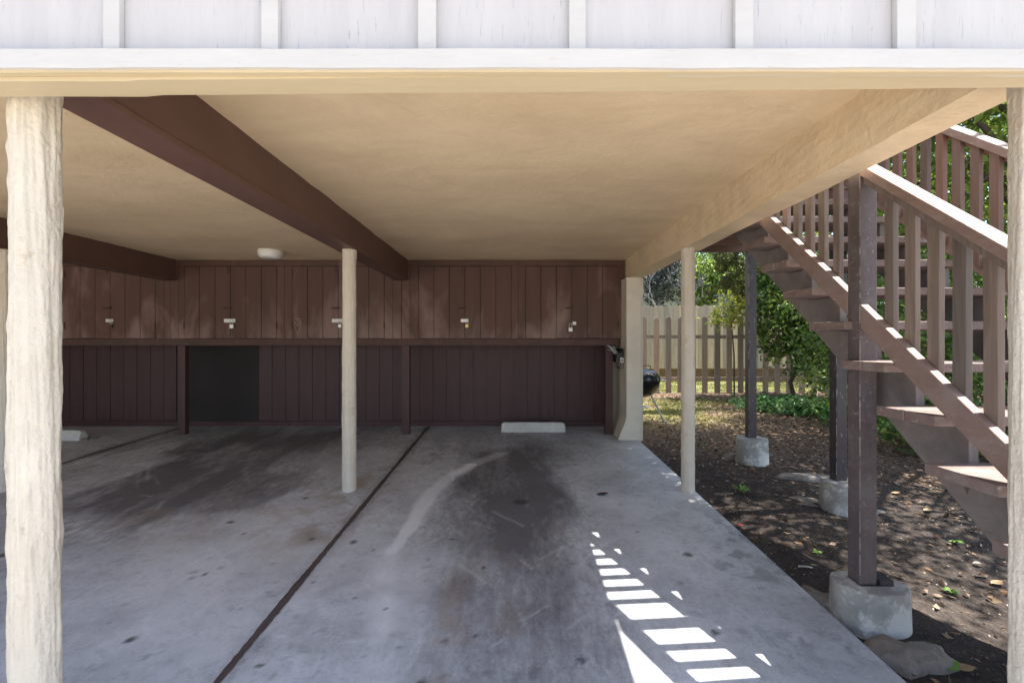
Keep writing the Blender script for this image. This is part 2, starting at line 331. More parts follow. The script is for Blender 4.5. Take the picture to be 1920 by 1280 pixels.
for _ in range(60):
    a = (rng.uniform(250, 1300), rng.uniform(850, 1250)); b = (a[0]+rng.uniform(-60, 60), a[1]+rng.uniform(-40, 40))
    d, tt = poly_dist([a, b]); pale += (1-sstep(.003, .012, d))*rng.uniform(.15, .4)
pale += (.45*blob(640, 1150, .5, .9)+.4*blob(300, 1130, .9, .8)+.3*blob(480, 1000, .6, .6)+.35*blob(1180, 960, .3, 1.2))*sstep(.35, .65, fbm(X*2.2, Y*2.2, 91))
wet = sstep(.56, .62, fbm(X*13, Y*9, 31))*sstep(.42, .6, fbm(X*2, Y*2, 33))*np.clip(blob(1420, 1010, .33, .5)+1.2*blob(1430, 1090, .4, .35)+blob(1520, 1160, .35, .25), 0, 1)*1.1
wet += .5*blob(1420, 1040, .16, .3)*sstep(.45, .6, fbm(X*6, Y*6, 35))
spot = np.zeros(X.shape)
GUM = [(246,1197,.03),(485,1247,.022),(382,1076,.018),(587,1091,.018),(433,978,.035),(456,1000,.02),(584,1010,.025),(573,933,.03),(1091,1235,.028),(906,1063,.02),(976,940,.08),(663,1015,.03),(1290,1039,.035),(1195,996,.02),(1340,1184,.025),(1160,884,.02),(668,1119,.016),(723,1140,.015),(790,1280,.03),(5,1040,.05),(700,1030,.015),(520,1150,.012),(890,1190,.012),(847,1010,.014)]
for gx, gy, r in GUM:
    cx, cy = FP(gx, gy); q = np.hypot((X-cx)*1.0, (Y-cy)*1.1)+.012*(fine-.5); spot = np.maximum(spot, 1-sstep(r*.7, r, q))
for _ in range(150):
    cx, cy = FP(rng.uniform(130, 1300), rng.uniform(840, 1270)); r = rng.uniform(.006, .026); q = np.hypot(X-cx, Y-cy)+.03*(fine-.5); spot = np.maximum(spot, rng.uniform(.15, .5)*(1-sstep(r*.7, r, q)))
jd = np.minimum(np.abs(X-xx(-169.5)), np.abs(X-xx(-668)))
dark += .3*(1-sstep(.03, .14, jd+.06*(fine-.5)))
attr(me, 'dark', np.clip(dark, 0, 1.2)); attr(me, 'pale', np.clip(pale, 0, 1)); attr(me, 'brown', np.clip(brown, 0, 1)); attr(me, 'spot', np.clip(spot, 0, 1)); attr(me, 'wet', np.clip(wet, 0, 1))
def concrete(name, attrs=True, ca=(0.40, 0.415, 0.445), cb=(0.62, 0.64, 0.68)):
    m, t, b = mat_new(name); v = coords(t)
    n1 = noise(t, v, 1.7, 9, 0.66, 0.3); col = ramp(t, n1, [(0.32, ca), (0.68, cb)])
    n2 = noise(t, v, 30, 6, 0.75); col = mix(t, ramp(t, n2, [(0.35, 0.3), (0.5, 0.0)]), col, (0.20, 0.20, 0.21))
    nb = noise(t, v, 4.5, 8, 0.72, 0.6); col = mix(t, ramp(t, nb, [(0.38, 0.32), (0.52, 0.0)]), col, (0.26, 0.26, 0.28))
    nc = noise(t, v, 11, 12, 0.82, 0.4); col = mix(t, ramp(t, nc, [(0.41, 0.42), (0.46, 0.0)]), col, (0.22, 0.22, 0.24)); col = mix(t, ramp(t, nc, [(0.57, 0.0), (0.64, 0.3)]), col, (0.70, 0.71, 0.73))
    n3 = noise(t, v, 160, 3, 0.7); col = mix(t, ramp(t, n3, [(0.62, 0.0), (0.70, 0.3)]), col, (0.56, 0.56, 0.56))
    if attrs:
        def A(n):
            a = N(t, 'ShaderNodeAttribute'); a.attribute_name = n; return a.outputs['Fac']
        tx = noise(t, coords(t, (3, 1, 1)), 7, 8, 0.75)
        kd = ramp(t, math_(t, 'ADD', A('dark'), math_(t, 'MULTIPLY', math_(t, 'SUBTRACT', tx, 0.5), 1.5)), [(0.10, 0.0), (0.50, 0.46), (1.05, 0.88)])
        col = mix(t, kd, col, (0.095, 0.09, 0.10))
        col = mix(t, math_(t, 'MULTIPLY', A('brown'), 0.65), col, (0.30, 0.215, 0.14))
        kp = math_(t, 'MULTIPLY', A('pale'), math_(t, 'ADD', tx, 0.35), True)
        col = mix(t, kp, col, (0.80, 0.81, 0.84))
        col = mix(t, math_(t, 'MULTIPLY', A('wet'), 0.6), col, (0.14, 0.145, 0.15))
        col = mix(t, math_(t, 'MULTIPLY', A('spot'), 0.85), col, (0.05, 0.05, 0.055))
    t.links.new(col, b.inputs['Base Color']); b.inputs['Specular IOR Level'].default_value = 0.4
    t.links.new(ramp(t, n1, [(0.3, 0.45), (0.7, 0.65)]), b.inputs['Roughness'])
    bump(t, b, math_(t, 'ADD', n3, n2), 0.22, 0.003); return m
M['slab'] = concrete('stained_concrete'); M['drive'] = concrete('driveway_concrete', False, (0.50, 0.44, 0.35), (0.62, 0.55, 0.45))
slab = link('carport_slab', me, M['slab']); tag(slab, kind='structure')
e = MB()
e.prism([(0.8, gz(.8)-.002), (7.3, gz(7.3)-.002), (7.3, gz(7.3)-.25), (0.8, gz(.8)-.25)], 'x', EDGE-.05, EDGE-.0005)
tag(e.build('slab_edge', M['stop']), kind='structure')
dr = MB(); dr.add([(-40, -40, -.14), (12, -40, -.14), (12, -4, -.14), (-40, -4, -.14), (12, .82, gz(.8)-.003), (-40, .82, gz(.8)-.003)], [(0, 1, 2, 3), (3, 2, 4, 5)])
tag(dr.build('driveway', M['drive']), kind='structure')

# dirt yard + far ground as one sheet
def dirtz(X, Y):
    z = gzv(Y) - 0.035 + 0.05*(fbm(X*1.2, Y*1.2, 61)-.5) + 0.018*(fbm(X*9, Y*9, 62)-.5)
    return z - 0.05*np.clip((1.9-X)/.3, 0, 1)*np.exp(-((Y-3.)/2.5)**2)
me, GX, GY = grid_mesh('yard_ground', 1.5, 13.5, 0.6, 20.6, 0.05, dirtz)
g = np.exp(-((GX-2.7)**2/1.2+(GY-8.6)**2/1.6))*1.0 + np.exp(-((GX-4.0)**2/1.0+(GY-9.9)**2/.35))*.8 + sstep(11.3, 11.9, GY)
g = g*sstep(.3, .6, fbm(GX*2.5, GY*2.5, 9)+.1)+sstep(11.4, 12., GY)*.6
attr(me, 'grass', np.clip(g, 0, 1))
attr(me, 'chips', sstep(4.5, 6.5, GY+1.5*(fbm(GX, GY, 4)-.5)+0.35*(GX-2))*.9)
def dirtmat():
    m, t, b = mat_new('dark_dirt'); v = coords(t)
    n1 = noise(t, v, 2.2, 8, 0.7); col = ramp(t, n1, [(0.3, (0.036, 0.030, 0.028)), (0.7, (0.090, 0.073, 0.065))])
    n2 = noise(t, v, 45, 6, 0.8); col = mix(t, ramp(t, n2, [(0.56, 0.0), (0.66, 0.8)]), col, (0.2, 0.15, 0.115))
    a = N(t, 'ShaderNodeAttribute'); a.attribute_name = 'chips'
    vo = N(t, 'ShaderNodeTexVoronoi'); vo.inputs['Scale'].default_value = 38; t.links.new(v, vo.inputs['Vector'])
    ch = ramp(t, vo.outputs['Color'], [(0.2, (0.08, 0.05, 0.035)), (0.6, (0.20, 0.13, 0.09)), (0.9, (0.34, 0.25, 0.18))]); col = mix(t, a.outputs['Fac'], col, ch)
    a = N(t, 'ShaderNodeAttribute'); a.attribute_name = 'grass'; col = mix(t, math_(t, 'MULTIPLY', a.outputs['Fac'], .85), col, (0.15, 0.165, 0.05))
    t.links.new(col, b.inputs['Base Color']); b.inputs['Roughness'].default_value = 0.95; b.inputs['Specular IOR Level'].default_value = 0.15
    bump(t, b, math_(t, 'ADD', n2, vo.outputs['Distance']), 0.9, 0.015); return m
M['dirt'] = dirtmat()
tag(link('yard_ground', me, M['dirt']), kind='structure')
fg = MB(); fg.add([(-400, -400, -.3), (400, -400, -.3), (400, 400, -.3), (-400, 400, -.3)], [(0, 1, 2, 3)])
tag(fg.build('far_ground', basic('far_ground', (0.10, 0.11, 0.05), (0.14, 0.13, 0.08), 0.2, bs=0)), kind='structure')
fg = MB(); fg.add([(13.4, -40, -.02), (60, -40, -.02), (60, 60, .3), (13.4, 60, .3)], [(0, 1, 2, 3)]); fg.add([(-30, 20.5, .4), (13.5, 20.5, .4), (13.5, 60, .35), (-30, 60, .35)], [(0, 1, 2, 3)])
tag(fg.build('outer_ground', bpy.data.materials['far_ground']), kind='structure')

# wooden expansion joints laid in the slab
for p in (-169.5, -668):
    j = MB(); x = xx(p); n = 240; jw = [.017+random.uniform(0, .006)+.003*math.sin(i*.11) for i in range(n+1)]
    for i in range(n):
        y0 = .85+i*(7.1-.85)/n; y1 = .85+(i+1)*(7.1-.85)/n
        w0 = jw[i]; w1 = jw[i+1]
        j.add([(x-w0, y0, gz(y0)+.004), (x+w0, y0, gz(y0)+.004), (x+w1, y1, gz(y1)+.004), (x-w1, y1, gz(y1)+.004)], [(0, 1, 2, 3)])
    tag(j.build('expansion_joint', M['jointwood']), kind='structure')

# ------------------------------------------------------------------ the carport building
B = thing('carport_building', 'cream stucco carport under white board and batten siding with brown and cream beams', 'building', (0, 1.3, 0))
CEIL = zz(153); YF = yy(.2); YB = yy(1.1)
XR = xx(238); XL = -9.4
def rough_grid(name, x0, x1, y0, y1, z, step, mat, flip, amp):
    me, X, Y = grid_mesh(name, x0, x1, y0, y1, step, lambda X, Y: z+amp*(fbm(X*2.2, Y*2.2, 14)-.5)+amp*.35*(fbm(X*11, Y*11, 15)-.5))
    if flip: me.flip_normals()
    return link(name, me, mat, B)
rough_grid('ceiling', XL, XR-.03, 1.42, 7.2, CEIL, .04, M['ceiling'], True, .012)
b = MB(); b.box(XL, XR-.004, YF+.03, 9.6, CEIL+.03, 4.6); b.build('upper_storey', M['siding'], B)
b = MB(); b.box(XL-.3, XR+.35, YF-.35, 10, 4.6, 4.75); b.build('roof', M['roof'], B)
# front siding, battens, trim, beam
b = MB(); b.box(XL, XR, yy(.2035), YF+.028, zz(103), 4.55); b.build('siding', M['siding'], B)
for cx in (206-592, 206-296, 206, 504, 800, 1083, 1397, 1702, 2000):
    x = (cx-960)*.2/S; w = .0245+random.uniform(-.002, .002)
    b = MB(); b.box(x-w, x+w, yy(.2035)-.020, yy(.2035)-.0005, zz(109.2)+.002, 4.5)
    b.build('batten', M['trim'], B, .002)
def zbot(x): return zz(98.3)+ (0.0045+0.0215*(x+1.04)/2.44 if x > -1.04 else 0)
def wob(x, s): return .0007*math.sin(x*7+s)+.0006*math.sin(x*19+s*2)+.0003*math.sin(x*61+s)
def strip(name, mat, y0, y1, zb, zt, bev=.003):
    b = MB(); xs = np.linspace(XL, XR, 240); 
    for i in range(len(xs)-1):
        a, c = xs[i], xs[i+1]
        b.add([(a, y0, zb(a)), (c, y0, zb(c)), (c, y1, zb(c)), (a, y1, zb(a)), (a, y0, zt(a)), (c, y0, zt(c)), (c, y1, zt(c)), (a, y1, zt(a))],
              [(0, 3, 2, 1), (4, 5, 6, 7), (0, 1, 5, 4), (2, 3, 7, 6)])
    return b.build(name, mat, B)
strip('trim_board', M['trim'], yy(.1965), yy(.2030), lambda x: zz(100.8)+wob(x, 1), lambda x: zz(107.8)+wob(x, 2)*.6)
M['drip'] = basic('cream_drip_board', (0.50, 0.42, 0.285), (0.56, 0.475, 0.33), 2, (0.5, 3, 3), 0.55, 0.35, 0.004, 14, (0.16, 0.09, 0.04), 26, 0.66)
strip('drip_board', M['drip'], yy(.1985), yy(.2015), lambda x: zz(100.0)+wob(x, 3)*.5+.003*(x+1.4)/2.8, lambda x: zz(101.5))
strip('front_beam', M['frontbeam'], yy(.2018), yy(.2144), lambda x: zbot(x)+wob(x, 4)*.5, lambda x: zz(101.6+2))
# beams
b = MB(); b.box(xx(-219), xx(-196), 1.46, D, zz(117.5), CEIL+.02); b.box(xx(-220), xx(-194), 1.46, D-.002, zz(114), zz(117.4)); 
b.build('brown_beam', M['brownbeam'], B, .004)
b = MB(); b.box(xx(-654), xx(-630), 1.46, D, zz(117.5), CEIL+.02); b.box(xx(-655), xx(-628), 1.46, D-.002, zz(114), zz(117.4)); b.build('brown_beam', M['brownbeam'], B, .004)
b = MB(); b.box(xx(-1087), xx(-1061), 1.46, D, zz(114), CEIL+.02); b.build('brown_beam', M['brownbeam'], B, .004)
def beam_mesh():
    b = MB(); ys = np.linspace(1.46, 9.6, 150); nz = 8; x0, x1 = xx(213), XR; z0 = zz(115.5); z1 = CEIL+.03
    rows = []
    for i, y in enumerate(ys):
        ring = [(x0+.003*math.sin(y*3+k)+.0025*math.sin(y*17+k*2.1), y, z1-(z1-z0)*k/nz+(0.002*math.sin(y*5) if k == nz else 0)) for k in range(nz+1)] + [(x1, y, z0+.003*math.sin(y*4)), (x1, y, z1)]
        rows.append(ring)
    m = len(rows[0]); vs = [p for r in rows for p in r]
    fs = [(i*m+k, (i+1)*m+k, (i+1)*m+k+1, i*m+k+1) for i in range(len(rows)-1) for k in range(m-1)]
    b.add(vs, fs); b.add(rows[0], [list(range(m))]); return b
beam_mesh().build('cream_beam', M['beamcream'], B)
# columns
def column(cx, cy, r, z0, z1, amp, seed, mat=M['column']):
    nk = 88; nz = 260; th = np.linspace(0, 2*np.pi, nk, endpoint=False); z = np.linspace(z0, z1, nz)
    T, Z = np.meshgrid(th, z)
    u = np.cos(T)*2+5; w = np.sin(T)*2+5
    def n3(f, fz, sd): return vnoise(u*f+Z*fz*.7, w*f+Z*fz, sd)
    rid = 1-np.abs(2*n3(1.6, .8, seed)-1)*2.2; rid = np.clip(rid, 0, 1)**2
    rid2 = np.clip(1-np.abs(2*n3(3.1, 2.4, seed+1)-1)*3, 0, 1)**2
    rid3 = np.clip(1-np.abs(2*n3(2.2, .9, seed+7)-1)*9, 0, 1)
    R = r + amp*(.9*rid3+1.0*rid+.5*rid2+0.4*(n3(.9, 1.0, seed+4)-.5)+.6*(n3(4, 8, seed+2)-.5)+.45*(n3(11, 26, seed+3)-.5))
    R = R + amp*1.2*np.exp(-((Z-z1)/.10)**2)*(n3(4, 9, seed+5)-.2)
    V = np.stack([cx+R*np.cos(T), cy+R*np.sin(T), Z], -1).reshape(-1, 3)
    b = MB(); fs = [(i*nk+k, i*nk+(k+1) % nk, (i+1)*nk+(k+1) % nk, (i+1)*nk+k) for i in range(nz-1) for k in range(nk)]
    b.add(V.tolist(), fs, True); b.add(V[:nk].tolist(), [list(range(nk))[::-1]]); b.add(V[-nk:].tolist(), [list(range(nk))])
    return b.build('column', mat, B)
column(xx(-203.2), yy(.2275), .0575, gz(1.4)-.02, zz(112), .0055, 1)
column(xx(223.5), yy(.2275), .0575, gz(1.4)-.02, zz(112), .0042, 5)
column(xx(-640), yy(.2275), .0575, gz(1.4)-.02, zz(112), .005, 9)
column(xx(-203), yy(.665), .058, gz(4.3)-.02, zz(113.9), .0035, 13)
column(xx(219.5), yy(.665), .058, gz(4.3)-.03, zz(115.4), .003, 17)
column(xx(-632), yy(.665), .058, gz(4.3)-.02, zz(113.9), .003, 21)
# flared pillar (end wall of the storage)
PT = .955
def pillar():
    prof = [(xx(231), gz(D)-.25), (xx(231), zz(115.2)), (xx(205), zz(115.2))]
    for i in range(25):
        q = i/24; zc = zz(-132)+(gz(D)-.05-zz(-132))*q; s = q*q*(3-2*q); prof.append((xx(205-14*min(1, s*1.05)), zc))
    prof.append((xx(190), gz(D)-.25))
    b = MB(); b.prism(prof[::-1], 'y', yy(PT), 9.6); return b
pillar().build('end_wall', M['pillar'], B, .006)
b = MB(); b.box(xx(231.3), xx(237), yy(PT)+.06, 9.6, gz(D)-.3, zz(115.2)); b.build('corner_board', M['pillar'], B, .003)
# lower plank wall behind the posts
YW = yy(1.096); PW = xx(27.6)
b = MB(); x = xx(-1240); top = zz(-4)
b2 = MB(); b2.box(XL, xx(205)-.002, YW+.012, YW+.06, gz(7)-.1, CEIL); b2.build('wall_backing', M['groove'], B)
PX0, PX1 = xx(-690), xx(-475*1.096)
for (qa, qb) in ((xx(-1240), PX0), (PX1, xx(205)-.004)):
    x = qa; b = MB()
    while x < qb-.02:
        x1 = min(x+PW, qb); b.box(x+.004, x1-.004, YW+random.uniform(-.002, .002), YW+.0118, gz(7.1)+.075+random.uniform(0, .004), top); x += PW
    b.box(qa+.003, qb-.003, YW+.0108, YW+.0114, gz(7.1)+.076, top-.001)
    b.build('plank_wall', M['lower'], B)
b = MB(); b.box(PX0+.003, PX1-.003, YW+.001, YW+.0115, gz(7.1)+.075, top); tag(b.build('dark_panel', M['darkpanel'], B), 'near black plain panel')
b = MB(); b.box(XL, xx(205)-.004, YW-.012, YW+.011, gz(7.1)-.01, gz(7.1)+.073); b.build('kick_board', M['lower'], B, .003)
b = MB(); b.box(XL-.1, XL, 1.3, 9.6, -.1, CEIL); b.build('far_end_wall', M['pillar'], B)

# ------------------------------------------------------------------ storage lockers
def wordpos(i): return ['far left storage locker, half hidden behind the thick front column', 'brown storage locker whose right end tucks under the leftmost visible brown beam end',
    'brown storage locker left of the round ceiling light, white hasp plate in its middle', 'brown storage locker behind the slim middle column, right of the ceiling light',
    'brown storage locker right of the dark beam end, with a brass padlock', 'brown storage locker at the right end beside the cream end wall, pale upright padlock'][i]
LB = [(-1075, -862, -1050, -878), (-862, -641, -838, -668.8), (-641, -427, -614.6, -441), (-427, -207, -412, -239.5), (-207, 12, -175.3, -1.3), (12, 211.2, 25.3, 198.8)]
pl_plate = {2, 3}
for i, (a, c, d0, d1) in enumerate(LB):
    th = thing('storage_locker', wordpos(i), 'locker', (xx((a+c)/2), D, zz(5)), 'brown storage lockers along the back')
    b = MB(); b.box(xx(a)+.0005, xx(c)-.0005, D+.012, YW-.013, zz(5.2), CEIL-.012); b.build('cabinet_body', M['groove'], th)
    b = MB()                                             # face frame: header, fixed strips either side
    b.box(xx(a)+.001, xx(c)-.001, D-.0035, D+.0118, zz(141.6), CEIL-.008)
    for s0, s1 in ((a, d0), (d1, c)):
        q = s0
        while q < s1-.5:
            q1 = min(q+ (16 if s1-s0 > 20 else 30), s1)
            b.box(xx(q)+.002, xx(q1)-.002, D, D+.0116, zz(5.4), zz(141.3)); q = q1
    b.build('face_frame', M['locker'], th)
    mid = (d0+d1)/2; pw = (d1-d0)/6
    for sd in (0, 1):
        b = MB(); base = d0+sd*3*pw
        for k in range(3):
            b.box(xx(base+k*pw)+.0032, xx(base+(k+1)*pw)-.0032, D-.004+random.uniform(-.001, .001), D+.0112, zz(5.6)+random.uniform(0, .006), zz(140.6)+random.uniform(-.004, .001))
        door = b.build('door', M['locker'], th, .0015)
        hx = xx(d0) if sd == 0 else xx(d1)
        for hz in (30, 126):
            if hz == 126 and i in (1, 3) and sd: continue
            h = MB(); h.box(hx-.008, hx+.008, D-.010, D-.0045, zz(hz-7), zz(hz+6)); h.tube([(hx, D-.012, zz(hz-7)), (hx, D-.012, zz(hz+6))], .004, 6); h.build('hinge', M['rust'], door)
    # slide bolt, hasp, top catch
    h = MB(); xm = xx(mid); h.box(xm-.085, xm-.01, D-.012, D-.0065, zz(61), zz(64)); h.tube([(xm-.09, D-.016, zz(62.5)), (xm+.02, D-.016, zz(62.5))], .005, 6); h.box(xm+.005, xm+.02, D-.02, D-.0065, zz(60.5), zz(65)); h.build('slide_bolt', M['rust'], th)
    h = MB(); xc = xm-.035; h.box(xc-.006, xc+.008, D-.016, D-.0065, zz(127), zz(140)); h.build('top_catch', M['rust'], th)
    hz = 39 if i < 5 else 33
    h = MB()
    if i in pl_plate: h.box(xm-.085, xm+.07, D-.012, D-.0065, zz(hz-3.5), zz(hz+3.2))
    elif i == 5: h.box(xm+.012, xm+.06, D-.012, D-.0065, zz(hz-4+2), zz(hz+4))
    else: h.box(xm-.055, xm+.05, D-.012, D-.0065, zz(hz-3), zz(hz+3))
    h.tube([(xm+.03+.012*math.cos(w), D-.014-.012*max(0, math.sin(w)), zz(hz)) for w in np.linspace(0, math.pi, 7)], .003, 6)
    h.build('hasp', M['whiteplate'] if i in pl_plate else M['metal'], th)
    if i == 0: continue
    px = xm+.03 if i != 5 else xm-.02
    lab = [None, 'small dark steel padlock on the leftmost locker seen between the columns', 'silver padlock hanging on the white plate left of the ceiling light', 'padlock half hidden behind the slim middle column', 'brass padlock on the locker right of the dark beam end', 'long-shackled silver padlock on the right end locker'][i]
    pt = thing('padlock', lab, 'padlock', (px, D-.024, zz(hz-9)), 'padlocks on the lockers')
    big = 1.35 if i in (2, 5) else 1.1
    q = MB(); q.box(px-.02*big, px+.02*big, D-.034, D-.016, zz(hz-7)-.042*big, zz(hz-7)); q.build('lock_body', M['brass'] if i == 4 else (M['rust'] if i == 1 else M['metal']), pt, .004)
    hh = .06 if i in (2, 5) else .038
    q = MB(); q.tube([(px-.013*big, D-.025, zz(hz-7)-.004), (px-.013*big, D-.025, zz(hz-7)+hh-.015)]+[(px-.013*big*math.cos(w), D-.025, zz(hz-7)+hh-.015+.013*math.sin(w)) for w in np.linspace(.3, math.pi-.3, 6)]+[(px+.013*big, D-.025, zz(hz-7)+hh-.015), (px+.013*big, D-.025, zz(hz-7)-.004)], .0035, 8); q.build('shackle', M['metal'], pt)
# chalk heart scribble on the locker behind the middle column
pts = []
for w in np.linspace(0, 2*math.pi, 26): pts.append((xx(-402)+.03*math.sin(w)**3*1.5, D-.0062, zz(37)+.055*(.8*math.cos(w)-.3*math.cos(2*w)-.12*math.cos(3*w))*1.2))
sc = MB(); sc.tube(pts, .0016, 4); sc.tube([(xx(-402)-.045, D-.0062, zz(34)), (xx(-405), D-.0062, zz(22)), (xx(-401), D-.0062, zz(10))], .0015, 4); sc.tube([(xx(-402)+.05, D-.0062, zz(38)), (xx(-398), D-.0062, zz(20)), (xx(-402), D-.0062, zz(12))], .0015, 4)
for k in range(3): sc.tube([(xx(-406+k*3), D-.0062, zz(45-k*3)), (xx(-400+k*2), D-.0062, zz(38)), (xx(-404+k*3), D-.0062, zz(30))], .0012, 4)
tag(sc.build('chalk_scribble', basic('chalk', (0.4, 0.36, 0.34), (0.5, 0.46, 0.44), 60), loc=(xx(-402), D, zz(30))), 'pale scratched heart scribble on the brown door left of the middle column', 'graffiti')
# support frame under the lockers
th = thing('locker_support_frame', 'dark brown rail on short posts carrying the row of lockers', 'support frame', (xx(-198), D+.06, gz(6.6)))
b = MB(); b.box(-8, xx(201), D+.004, D+.09, zz(-7.5), zz(5)); b.build('rail', M['lockertrim'], th, .004)
for p in (-622, -198*1.01, 181*1.01, -1050):
    b = MB(); b.box(xx(p-7), xx(p+7), D+.02, D+.105, gz(6.6), zz(-7.6)); b.build('post', M['lower'], th, .004)

# ------------------------------------------------------------------ ceiling light, wheel stops, mailbox, papers
lx, ly = (507-960)*.90/S, yy(.90)
th = thing('ceiling_light', 'round white flush light on the tan ceiling above the lockers', 'ceiling light', (lx, ly, CEIL))
b = MB(); b.lathe([(.0, .0), (.138, .0), (.142, -.012), (.142, -.052), (.138, -.06)], (lx, ly, CEIL+.002), 48); b.build('housing', M['lens'], th)
b = MB(); b.lathe([(.136, -.058), (.13, -.082), (.10, -.098), (.05, -.104), (.0001, -.105)], (lx, ly, CEIL+.002), 48); b.build('lens', M['lens'], th)
def wheel_stop(x0, x1, y, lab, broken=False):
    z = gz(y)-.004; h = .135; prof = [(0, 0), (.15, 0), (.145, .05), (.11, h), (.04, h), (.005, .05)]
    b = MB(); n = 14; vs = []
    for i in range(n+1):
        x = x0+(x1-x0)*i/n; s = 1 if 0 < i < n else .97
        if i == 1: x = x0+.035
        if i == n-1: x = x1-.035
        hs = .80 if i in (0, n) else 1
        if broken and i >= n-1: hs = .95 if i == n-1 else .75
        for (py, pz) in prof: vs.append((x, y+.075+(py-.075)*s+random.uniform(-.002, .002), z+pz*hs+random.uniform(-.003, .003)*(pz > 0)))
    m = 6; fs = [(i*m+k, i*m+(k+1) % m, (i+1)*m+(k+1) % m, (i+1)*m+k) for i in range(n) for k in range(m)]+[list(range(m))[::-1], [n*m+k for k in range(m)]]
    b.add(vs, fs); o = b.build('wheel_stop', M['stop'], None, .006, loc=((x0+x1)/2, y, z)); tag(o, lab, 'wheel stop', 'concrete wheel stops')
wheel_stop(xx(-20.5), xx(103), yy(1.028), 'pale concrete wheel stop in the right bay, under the end lockers')
wheel_stop(xx(-905), xx(-772), yy(.95), 'broken concrete wheel stop beside the thick left column', True)
for k in range(9):
    r = random.uniform(.012, .03); cx, cy = xx(-768)+random.uniform(-.02, .10), yy(.96)+random.uniform(-.05, .1)
    b = MB(); b.lathe([(0.0001, -.6), (.8, -.3), (1, .1), (.6, .6), (.0001, .8)], (0, 0, 0), 7); b.v = [(cx+v[0]*r*random.uniform(.7, 1.2), cy+v[1]*r*random.uniform(.7, 1.2), gz(cy)+.4*r+v[2]*r*.6) for v in b.v]
    tag(b.build('concrete_chip', M['rock'], loc=(cx, cy, gz(cy))), 'small chip of broken concrete beside the broken left wheel stop', 'rubble', 'concrete chips by the broken wheel stop')
mx1 = xx(205); mx0 = xx(189); my0, my1 = yy(.972), yy(1.045)
th = thing('wall_mailbox', 'small black metal mailbox with a white letter A on the end wall', 'mailbox', ((mx0+mx1)/2, my0, zz(-38)))
b = MB(); b.prism([(mx0, zz(-38)), (mx1-.001, zz(-38)), (mx1-.001, zz(-17)), (mx0+.02, zz(-24))], 'y', my0, my1); b.build('box', M['blackmat'], th, .003)
b = MB(); b.prism([(mx0-.012, zz(-26)), (mx1-.002, zz(-14)), (mx1-.002, zz(-13.2)), (mx0-.012, zz(-25.2))], 'y', my0-.008, my1+.008); b.build('lid', M['blackmat'], th)
b = MB(); b.box(xx(197.5), xx(203.5), my0-.003, my0-.0008, zz(-38.5), zz(-29.5)); pl = b.build('letter_plate', M['whiteplate'], th)
b = MB(); yq = my0-.0052; cxm = xx(200.5); za, zb_ = zz(-37), zz(-31)
b.prism([(cxm-.016, za), (cxm-.008, za), (cxm+.003, zb_), (cxm-.004, zb_)], 'y', yq, my0-.0032); b.prism([(cxm+.008, za), (cxm+.016, za), (cxm+.004, zb_), (cxm-.0028, zb_)], 'y', yq-.0004, my0-.0034); b.box(cxm-.008, cxm+.008, yq-.0008, my0-.0036, zz(-35.4), zz(-34.4)); b.build('letter', M['blackmat'], th)
for dy in (.03, .2):
    b = MB(); b.tube([(mx1-.01, my0+dy, zz(-38))]+[(mx1-.05+.045*math.cos(w), my0+dy, zz(-42)+.06*math.sin(w)) for w in np.linspace(0, -math.pi, 8)]+[(mx0+.03, my0+dy, zz(-38))], .003, 6); b.build('paper_hook', M['blackmat'], th)
for k, (dx, dz, l) in enumerate(((0, 0, .20), (.018, .012, .17), (-.01, -.01, .15))):
    b = MB(); a = Vector((mx1-.06+dx, my0+.06+.05*k, zz(-24)+dz)); dirv = Vector((-.72, .1, .55)).normalized(); sd = Vector((0, 1, 0)); up = dirv.cross(sd)
    vs = []
    for i in range(7):
        p = a+dirv*l*i/6+up*.012*math.sin(i*.9+k)
        vs += [p-sd*.05, p+sd*.05, p+sd*.05+up*.006, p-sd*.05+up*.006]
    b.add(vs, [(i*4+j, i*4+(j+1) % 4, (i+1)*4+(j+1) % 4, (i+1)*4+j) for i in range(6) for j in range(4)]+[(3, 2, 1, 0), (24, 25, 26, 27)])
    tag(b.build('mail_paper', M['paper'], loc=a), ['longest folded paper sticking out of the black mailbox', 'middle folded paper sticking out of the black mailbox', 'shortest folded paper sticking out of the black mailbox'][k], 'paper', 'papers in the mailbox')

# ------------------------------------------------------------------ staircase
RUN = .0405; RISE = 28.3
def tz(n): return zz(-42+RISE*n)
def tf(n): return yy(.3015+RUN*n)
ST = thing('outdoor_staircase', 'brown painted open-riser timber staircase with railings beside the carport', 'staircase', (2.3, 1.0, 0.0))
XT0, XT1 = xx(240), xx(403)
for n in range(-5, 8):
    b = MB(); y0 = tf(n); w = (yy(RUN)+.010)/2; a = yy(.0415)+random.choice((.03, .045, .038, .025))
    b.box(XT0-.01+random.uniform(-.004, .004), XT1, y0, y0+a/2-.002, tz(n)-.045, tz(n)-.001); b.box(XT0-.01+random.uniform(-.006, .004), XT1, y0+a/2-.0012, y0+a, tz(n)-.0455, tz(n)+.001)
    b.build('tread', M['tread'], ST, .004)
def stringer(x0, x1):
    top = []
    for n in range(-5, 8):
        top += [(tf(n)+.05, tz(n)-.0465-(RISE/S if n > -5 else .18)), (tf(n)+.05, tz(n)-.0465)]
    top.append((yy(.628), tz(7)-.0465))
    low = lambda y: zz(-119+699*(y/D-.284))
    ys = yy(.628); pts = top + [(ys, low(ys)), (tf(-3)+.05, max(gz(1)-.02, low(tf(-3)+.05))), (tf(-5)+.05, gz(1)-.02)]
    b = MB(); b.prism(pts, 'x', x0, x1); return b
for x in (265, 381): stringer(xx(x), xx(x)+.042).build('stringer', M['stringer'], ST, .003)
